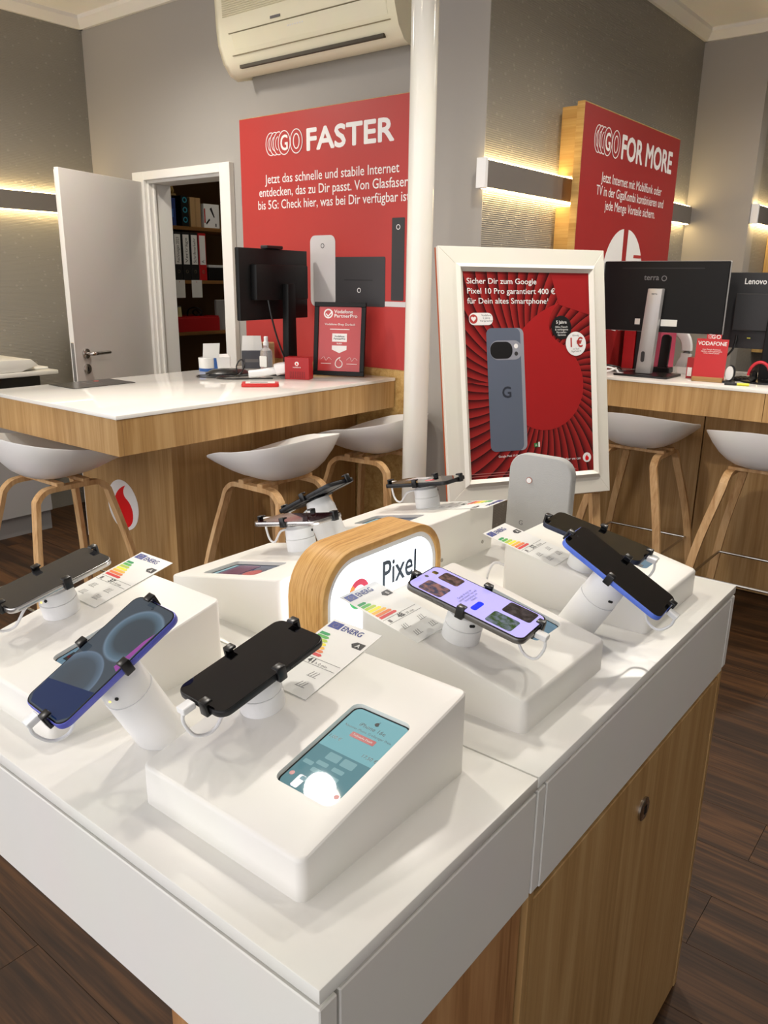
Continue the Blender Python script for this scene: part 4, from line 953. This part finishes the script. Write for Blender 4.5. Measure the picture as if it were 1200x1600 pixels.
# open white-blue box
ob = thing('open_box', 'small open white and blue carton with its flap raised', 'box', frame((2.46, 2.975, ZT), (.75, -.66, 0), (.66, .75, 0)))
blue_c = M('carton_blue', (40, 90, 160), .4)
B().lathe([(.035, 0), (.04, .0), (.042, .06), (.04, .062), (.036, .004)], 24, P(-.035, 0, 0), closed=False).out('round_cup', paper, ob)
B().lathe([(.0405, 0), (.0415, .014)], 24, P(-.035, 0, 0), closed=False).out('cup_band', blue_c, ob)
B().box(.0, .07, -.03, .03, .01, .066).bevel(.002, 1).out('carton', paper, ob)
B().prism([(-.004, .01), (.012, .01), (.006, .07), (-.006, .066)], -.0305, .0305, Matrix.Rotation(PI/2, 4, 'X')).out('carton_side', blue_c, ob)
B().prism([(-.055, .062), (.02, .062), (.025, .13), (-.05, .128)], .03, .0315, Matrix.Rotation(PI/2, 4, 'X')).out('flap', paper, ob)
B().prism([(0, 0), (.065, 0), (.055, .035), (.01, .03)], 0, .001, frame((.003, -.031, .064), (1, 0, 0), (0, .8, .35))).out('flap', paper, ob)
# dark box with white flap
dk = thing('carton', 'dark grey product carton with a raised white flap on the left counter', 'box', frame((2.67, 2.95, ZT), (.75, -.66, 0), (.66, .75, 0)))
B().box(-.05, .05, -.035, .035, 0, .085).bevel(.001, 1).out('carton', M('carton_slate', (74, 76, 84), .35), dk)
B().prism([(-.05, 0), (.05, 0), (.044, .07), (-.044, .07)], 0, .001, frame((0, -.02, .0855), (1, 0, 0), (0, .2, .98))).out('flap', paper, dk)
flat('carton_print', rect(-.035, .03, .03, .045), grey_print, dk, frame((0, -.0352, 0), (1, 0, 0), (0, 0, 1)), 0, .0003)
bb_ = thing('carton', 'plain brown cardboard box behind the spray bottle', 'box', frame((2.775, 2.985, ZT), (.75, -.66, 0), (.66, .75, 0)))
B().box(-.055, .055, -.045, .035, 0, .115).bevel(.001, 1).out('carton', M('cardboard_brown', (170, 136, 92), .7), bb_)
B().box(-.055, .055, -.0455, -.045, .09, .0915).out('seam', M('cardboard_seam', (130, 100, 64), .7), bb_)
# black mat
mt = thing('counter_mat', 'flat black mat with pale lettering on the counter end', 'mat', frame((1.80, 2.95, ZT), (0, -1, 0), (1, 0, 0)))
B().prism(rrect(.185, .28, .004, 3), 0, .002).out('mat', M('mat_black', (22, 22, 24), .18), mt)
text('Together we can', .026, grey_print, mt, P(0, -.02, .0021), width=.14); text('vodafone', .018, grey_print, mt, P(.0, .03, .0021)); flat('mark', disc(.012, 18, -.055, .05), red_print, mt, None, .0021, .0002)

# ------------------------------------------------------------------ left wall cabinet and printer
cb = thing('low_cabinet', 'grey low cabinet along the left wall behind the counter', 'cabinet', P(1.0, 4.16, 0))
cab_m = M('cabinet_grey', (150, 148, 146), .45)
B().box(0, 1.22, .03, .38, .0, .11).out('plinth', M('plinth_grey', (130, 128, 126), .5), cb)
B().box(0, 1.22, .02, .38, .11, .76).out('body', cab_m, cb); B().box(-.005, 1.225, .0, .38, .7605, .785).bevel(.002, 1).out('top', black_matte, cb)
for i in range(2): B().box(.003+i*.61, .607+i*.61, .0, .0195, .115, .755).bevel(.001, 1).out('door', cab_m, cb)
pt = thing('printer', 'pale grey office printer at the left edge above the counter', 'printer', P(1.75, 4.2, .7855))
pgm = M('printer_pale', (216, 214, 206), .4)
B().box(0, .50, 0, .33, 0, .08).bevel(.006, 2).out('base', black_plastic, pt)
B().box(-.02, .60, -.02, .33, .0805, .105).bevel(.006, 2).out('tray', pgm, pt)
B().prism([(-.02, .1055), (.40, .1055), (.5, .135), (.46, .17), (-.02, .175)], -.33, .0, Matrix.Rotation(PI/2, 4, 'X')).bevel(.006, 2).out('lid', pgm, pt)
B().box(.42, .58, .05, .28, .106, .118).bevel(.003, 1).out('output_sheet', paper, pt)

# ------------------------------------------------------------------ storage shelves behind the door
sh = thing('storage_shelf', 'wooden storage shelf seen through the open door', 'shelf', P(3.1, 4.4, 0))
for z_ in (.55, 1.04, 1.372, 1.708, 2.1): B().box(0, 1.2, 0, .34, z_-.022, z_).bevel(.001, 1).out('shelf_board', shelf_wood, sh)
for x_ in (0, 1.18): B().box(x_, x_+.02, .0, .34, 0, 2.2).out('side_panel', shelf_wood, sh)
B().box(0, 1.2, .341, .347, 0, 2.2).out('back_panel', M('shelf_back_brown', (112, 84, 50), .6), sh)
def binder(x, m, spine_txt, label, tall=.30):
    t = thing('ring_binder', label, 'binder', P(x, 4.412, 1.3725), 'ring binders on the storage shelf')
    w = .062
    B().box(0, w, 0, .27, 0, tall).bevel(.002, 1).out('cover', m, t)
    flat('spine_label', rect(.007, w-.007, .10, tall-.015), paper, t, face_my((0, -.0004, 0)), 0, .0004)
    text(spine_txt, .03, black_print, t, face_my((w/2+.01, -.001, .11)) @ Matrix.Rotation(PI/2, 4, 'Z'), align='LEFT', width=.155 if len(spine_txt) > 3 else None, name='spine_lettering')
    B().ring(disc(.011, 16), disc(.0075, 16), 0, .001).out('finger_ring', steel, t, face_my((w/2, -.0002, .055)))
    return t
bk = M('binder_black', (22, 22, 24), .5); brd = M('binder_red', (190, 20, 26), .45)
binder(3.285, bk, 'Ablage 2022', 'black binder half hidden by the door jamb')
binder(3.352, bk, 'Rechnungen 2023', 'black binder second from the door jamb with a white spine')
binder(3.419, bk, 'Verträge', 'black binder between two black binders with a white spine')
binder(3.486, bk, 'Schriftverkehr', 'black binder with bold spine lettering beside the red binder')
binder(3.553, brd, 'A', 'red binder with a narrow white spine label')
def crate(name, label, cat, x, z, w, h, d, m, extra=None, y=4.412):
    t = thing(name, label, cat, P(x, y, z+.0005)); B().box(0, w, 0, d, 0, h).bevel(.0015, 1).out('carton' if cat == 'box' else 'body', m, t)
    if extra: extra(t, w, h)
    return t
crate('document_tray', 'black document tray with papers beside the red binder', 'tray', 3.63, 1.372, .2, .085, .24, black_matte,
      lambda t, w, h: [B().box(.01, w-.01, .01, .2, h+.0005+.006*k, h+.004+.006*k, Matrix.Rotation(.05*k, 4, 'Z')).out('paper_sheet', paper, t) for k in range(3)])
crate('carton', 'blue carton on the upper storage shelf', 'box', 3.285, 1.708, .1, .165, .2, M('carton_navy', (30, 52, 110), .4), lambda t, w, h: flat('print', rect(.02, .08, .05, .1), M('carton_light_blue', (60, 100, 170), .4), t, face_my((0, -.0004, 0)), 0, .0004))
crate('carton', 'black carton with turquoise rings on the upper storage shelf', 'box', 3.43, 1.708, .055, .185, .2, black_matte, lambda t, w, h: [B().ring(disc(.018, 18, w/2, .04+.06*k), disc(.011, 18, w/2, .04+.06*k), 0, .0005).out('print', M('carton_turquoise', (40, 130, 150), .4), t, face_my((0, -.0004, 0))) for k in range(3)])
crate('carton', 'tan cardboard carton on the upper storage shelf', 'box', 3.5, 1.708, .085, .18, .2, MATS['cardboard_brown'], lambda t, w, h: B().box(.038, .047, -.0008, .0, 0, h).out('tape', M('tape_tan', (150, 120, 80), .4), t))
def tool_print(t, w, h):
    f_ = face_my((0, -.0004, 0))
    flat('print', [(.02, .02), (.05, .05), (.045, .06), (.015, .03)], black_print, t, f_, 0, .0004); flat('print', [(.05, .12), (.065, .13), (.09, .07), (.083, .066)], black_print, t, f_, 0, .0004)
    flat('print', rect(-.028+.03, .012, .03, .12), red_print, t, f_, 0, .0004); flat('print', rect(.092, .104, .01, .03), grey_print, t, f_, 0, .0004)
crate('carton', 'white tool carton with dark pictures on the upper storage shelf', 'box', 3.61, 1.708, .13, .15, .18, paper, tool_print)
rbx = crate('storage_bin', 'long red open bin on the storage shelf under the notes', 'bin', 3.285, 1.04, .42, .088, .22, M('bin_red', (176, 20, 26), .45), lambda t, w, h: B().ring(rect(.004, w-.004, .004, .216), rect(.012, w-.012, .012, .208), h, h+.012).out('rim', MATS['bin_red'], t))
nb = thing('notepad', 'yellowish notepad leaning in the red storage bin', 'notepad', frame((3.37, 4.47, 1.131), (1, 0, 0), (-.25, .1, 1)))
B().box(0, .055, 0, .075, 0, .01).out('pad', M('notepad_cream', (206, 196, 140), .6), nb); B().box(0, .055, .068, .0755, -.0005, .0105).out('binding', grey_print, nb)
cbz = thing('cable_bundle', 'dark tangled cable lying in the red storage bin', 'cable', P(3.55, 4.5, 1.132))
B().tube(smooth_path([(-.05, 0, .01), (-.02, .02, .05), (.03, 0, .06), (.06, -.02, .03), (.02, -.01, .01), (-.02, -.02, .03), (.03, .01, .045), (.09, .02, .008)], 6), .005, 8).out('cord', black_matte, cbz)
B().box(.08, .1, .01, .03, 0, .012).out('plug', black_plastic, cbz)
for i, (x_, lb) in enumerate(((3.33, 'white note hanging from the shelf edge nearer the door jamb'), (3.47, 'white note hanging from the shelf edge above the red bin centre'))):
    t = thing('paper_note', lb, 'note', face_my((x_, 4.399, 1.262))); B().box(0, .085, 0, .112, 0, .0006).out('sheet', paper, t); flat('pin', disc(.003, 10, .042, .1), red_print, t, None, .0006, .001)
fld = thing('folder', 'grey folder standing upright at the right of the red bin', 'folder', P(3.712, 4.45, 1.0405))
B().prism([(0, 0), (.12, 0), (.135, .1), (.12, .2), (0, .2)], -.02, 0, Matrix.Rotation(PI/2, 4, 'X')).out('cover', M('folder_grey', (150, 148, 144), .6), fld); B().box(.005, .11, .002, .018, .2005, .203).out('paper_edge', paper, fld)
for i, (z_, c_, lb) in enumerate(((.5505, (150, 30, 30), 'red flat carton on the lowest storage shelf'), (.5905, (96, 70, 44), 'brown flat carton lying on the red one in storage'), (.6305, (160, 24, 28), 'red leaflet pack topmost on the lowest storage shelf'))):
    t = thing('leaflet_pack', lb, 'box', Tm(3.3+.03*i, 4.42, z_, .03*i)); B().box(0, .3, 0, .2, 0, .039).bevel(.002, 1).out('pack', M('pack_%d' % i, c_, .5), t); B().box(.1, .12, -.0006, .2006, -.0, .0395).out('band', grey_print, t)
hats = thing('straw_bundle', 'tan woven bundle on top of the storage shelf cartons', 'bundle', P(3.36, 4.46, 1.8945))
B().tube(smooth_path([(-.06, 0, .015), (-.03, .02, .05), (.02, 0, .06), (.05, .02, .02), (.0, .05, .02), (-.05, .03, .05), (.0, -.01, .03), (.06, .04, .045)], 6), .014, 8).out('weave', M('straw_tan', (170, 140, 80), .8), hats); B().box(-.07, .07, .0, .06, 0, .012).out('base', M('straw_dark', (130, 104, 60), .8), hats)

# ------------------------------------------------------------------ things on the right counter
tm = thing('monitor', 'black monitor with a silver stand and terra lettering, seen from behind', 'monitor', face_mx((3.78, 1.367, ZT)))
B().box(-.287, .287, .205, .52, -.0, .012).bevel(.002, 1).out('panel', black_matte, tm)
B().box(-.289, .289, .203, .522, -.014, -.0003).bevel(.003, 1).out('silver_rim', silver, tm)
B().box(-.284, .284, .21, .516, -.0155, -.0142).out('screen', glass_black, tm)
B().box(-.2, .18, .487, .492, .0118, .0126).out('vent_slot', black_print, tm)
text('terra', .036, M('print_dim_grey', (120, 120, 122), .4), tm, P(-.055, .437, .0123), width=.07, bold=.01); B().ring(disc(.0125, 20, .004, .445), disc(.009, 20, .004, .445), .012, .0124).out('maker_ring', MATS['print_dim_grey'], tm)
B().prism([(-.055, .012), (.018, .012), (.035, .40), (-.033, .40)], .013, .05, P(-.02, 0, 0)).bevel(.004, 2).out('stand_neck', silver, tm)
B().prism(rrect(.018, .05, .009, 5, -.045, .09), .0495, .0508).out('cable_hole', charcoal, tm)
text('terra', .014, black_print, tm, P(-.02, .372, .0503), width=.026)
B().prism(rrect(.26, .2, .01, 4), 0, .010, P(-.03, 0, .0) @ Matrix.Rotation(-PI/2, 4, 'X') @ P(0, -.01, 0)).bevel(.002, 1).out('stand_base', black_plastic, tm)
for x0, x1, y0_, y1_ in ((-.115, -.09, .235, .262), (.01, .085, .232, .262)): flat('sticker', rect(x0, x1, y0_, y1_), paper, tm, None, .012, .0003)
ln_ = thing('monitor', 'black monitor with Lenovo lettering at the right frame edge', 'monitor', face_mx((3.955, .865, ZT)))
B().box(-.27, .27, .14, .475, 0, .012).bevel(.002, 1).out('panel', charcoal, ln_); B().box(-.265, .265, .145, .47, -.003, -.0003).out('screen', glass_black, ln_)
B().box(-.215, .2, .22, .385, .0123, .035).bevel(.004, 1).out('rear_housing', charcoal, ln_)
text('Lenovo', .036, white_print, ln_, P(-.145, .425, .0123), width=.092, bold=.015)
B().prism([(-.05, .01), (.05, .01), (.04, .3), (-.04, .3)], .0355, .06, P(-.02, 0, 0)).bevel(.004, 1).out('stand_neck', black_matte, ln_)
B().lathe([(.12, 0), (.12, .008), (.05, .014)], 36, P(-.02, 0, .0) @ Matrix.Rotation(-PI/2, 4, 'X') @ P(0, -.06, 0)).out('stand_base', black_plastic, ln_)
B().tube(smooth_path([(-.19, .2, .03), (-.19, .17, .04), (-.2, .13, .045), (-.25, .07, .05), (-.3, .02, .05)], 6), .005, 8).out('cable', black_plastic, ln_)
flat('sticker', rect(-.15, -.135, .185, .19), M('sticker_yellow', (226, 220, 80), .5), ln_, None, .012, .0003)
cd = thing('counter_card', 'red card reading VODAFONE in a small oak holder', 'card stand', frame((3.735, 1.105, ZT), (.09, -.995, 0), (.995, .09, 0)))
B().box(-.066, .066, -.022, .022, 0, .02).bevel(.002, 1).out('oak_holder', oakX, cd)
cf = frame((0, -.002, .012), (1, 0, 0), (0, .10, .995))
B().prism([(-.068, 0), (.068, 0), (.068, .176), (.035, .176), (.035, .196), (-.028, .196), (-.028, .176), (-.068, .176)], -.0015, 0).out('red_card', M('card_red', (196, 36, 40), .4), cd, cf)
text('VODAFONE', .024, white_print, cd, cf @ P(0, .148, .0002), width=.122, bold=.02)
text('GO', .024, white_print, cd, cf @ P(.012, .178, .0002), bold=.03, spacing=1.2); text('GO', .024, MATS['card_red'], cd, cf @ P(.012, .178, .0005), bold=.0, spacing=1.2)
for k_ in range(2): B().ring([(x_*.7, y_) for x_, y_ in disc(.010, 20)], [(x_*.7, y_) for x_, y_ in disc(.0088, 20)], .0002, .0004).out('trail_contour', white_print, cd, cf @ P(-.016+.006*k_, .187, 0))
text('Jetzt Google Rezension\nabgeben, unsere gemeinsame\nvielen lieben Dank!', .0085, white_print, cd, cf @ P(0, .127, .0002), width=.09, lines=.95)
rb2 = thing('leaflet_box', 'small dark red box half hidden behind the VODAFONE card', 'box', P(3.80, 1.15, ZT))
B().box(0, .07, 0, .075, 0, .095).bevel(.001, 1).out('carton', MATS['carton_dark_red'], rb2); B().box(-.0008, 0, .05, .07, .01, .05).out('print', white_print, rb2)
hs = thing('telephone', 'black cordless handset standing in its cradle behind the silver stand', 'telephone', P(3.93, 1.38, ZT))
B().box(-.03, .03, -.04, .04, 0, .03).bevel(.004, 1).out('cradle', black_plastic, hs)
B().prism(rrect(.045, .17, .018, 5), -.011, .011, frame((0, 0, .1), (0, -1, 0), (.12, 0, 1))).bevel(.003, 1).out('handset', black_plastic, hs)
wc = thing('white_chair_arm', 'curved white plastic chair arm behind the monitor stand', 'chair', P(4.62, 1.59, 0))
B().sweep(smooth_path([(0, .06, 1.17), (0, -.02, 1.15), (0, -.08, 1.09), (0, -.09, 1.0), (0, -.06, .9), (0, -.05, .55)], 6), rrect(.03, .06, .012, 3)).out('arm', white_plastic, wc)
B().box(-.15, .2, -.35, .1, .50, .55).bevel(.01, 2).out('seat', M('chair_seat_dark', (60, 58, 56), .7), wc); B().cyl((0, -.1, .05), (0, -.1, .5), .03).out('column', black_matte, wc)
for k_ in range(5):
    a_ = 2*PI*k_/5; B().cyl((0, -.1, .06), (.26*math.cos(a_), -.1+.26*math.sin(a_), .03), .018, .014, 10).out('foot', black_matte, wc)
for i, (y_, c_, nm, lb, w) in enumerate(((1.60, (196, 24, 30), 'folder', 'red folder standing behind the terra monitor', .06), (1.535, (20, 20, 22), 'folder', 'black folder standing beside the red folder behind the monitor', .06), (1.465, (186, 70, 96), 'folder', 'pink folder standing behind the silver monitor stand', .055))):
    t = thing(nm, lb, 'folder', P(4.02, y_, ZT), 'folders behind the monitor'); B().box(0, .22, -w/2, w/2, 0, .24).bevel(.002, 1).out('cover', M('folder_colour_%d' % i, c_, .5), t); B().box(.005, .215, -w/2+.004, w/2-.004, .2402, .243).out('paper_edge', paper, t)
for i, (pts, c_, lb) in enumerate((([(0, 0, .005), (.05, .04, .02), (.02, .09, .03), (-.04, .06, .015), (.0, .02, .03), (.06, .08, .012), (.08, .16, .005)], white_plastic, 'white coiled cable heaped left of the silver stand'),
                                   ([(0, 0, .006), (-.03, .1, .02), (.03, .17, .03), (.06, .08, .02), (0, .05, .01), (-.05, .15, .007)], black_plastic, 'black coiled cable heaped beside the white cable'))):
    t = thing('cable_coil', lb, 'cable', P(3.70+.10*i, 1.51, ZT)); B().tube(smooth_path([(a*.75, b_*.75, c2) for a, b_, c2 in pts], 6), .0045, 8).out('cord', c_, t); B().box(-.012, .012, -.02, .0, 0, .012).out('plug', c_, t)
hp = thing('headset', 'dark headset with a red band on the right counter', 'headphones', frame((3.80, .905, ZT), (0, -1, 0), (1, 0, 0)))
B().tube([(.045*math.cos(math.radians(a)), 0, .035+.06*math.sin(math.radians(a))) for a in range(0, 181, 12)], .007, 8, up=(0, 1, 0)).out('head_band', M('headset_red', (206, 40, 56), .4), hp)
for s_ in (-1, 1): B().lathe([(.025, 0), (.028, .01), (.02, .022)], 20, frame((s_*.045-.011*s_, 0, .032), (0, 1, 0), (0, 0, 1)) if s_ < 0 else frame((s_*.045+.011, 0, .032), (0, 1, 0), (0, 0, 1))).out('ear_cup', black_plastic, hp)
kb = thing('keyboard', 'black keyboard lying under the Lenovo monitor', 'keyboard', P(3.68, .88, ZT)); B().box(.16, .27, -.12, .16, 0, .012).bevel(.002, 1).out('case', black_matte, kb)
kme = B().box(-.006, .006, -.007, .007, 0, .004).bevel(.001, 1).mesh('key', black_plastic)
for i in range(5):
    for j in range(14): obj('key', kme, kb, P(.176+.0185*i, -.105+.0185*j, .012))
wm = thing('desk_mirror', 'small white oval disc on a black foot beside the VODAFONE card', 'mirror', face_mx((3.76, 1.02, ZT)))
B().prism([(x_*.6, y_*1.1+.042) for x_, y_ in disc(.028, 28)], 0, .006).out('disc', white_plastic, wm); B().prism([(x_*.6+.004, y_*1.1+.042) for x_, y_ in disc(.033, 28)], -.006, -.0002).out('backing', black_plastic, wm); B().box(-.02, .02, 0, .008, -.03, .03).out('foot', black_plastic, wm)
pen = thing('highlighter', 'yellow and black highlighter pen beside the headset', 'pen', frame((3.67, .96, ZT+.006), (.25, -.97, 0), (.97, .25, 0)))
B().cyl((-.05, 0, 0), (.0, 0, 0), .006, seg=14).out('barrel', black_plastic, pen); B().cyl((.0002, 0, 0), (.05, 0, 0), .006, seg=14).out('cap', M('pen_yellow', (226, 222, 60), .4), pen)
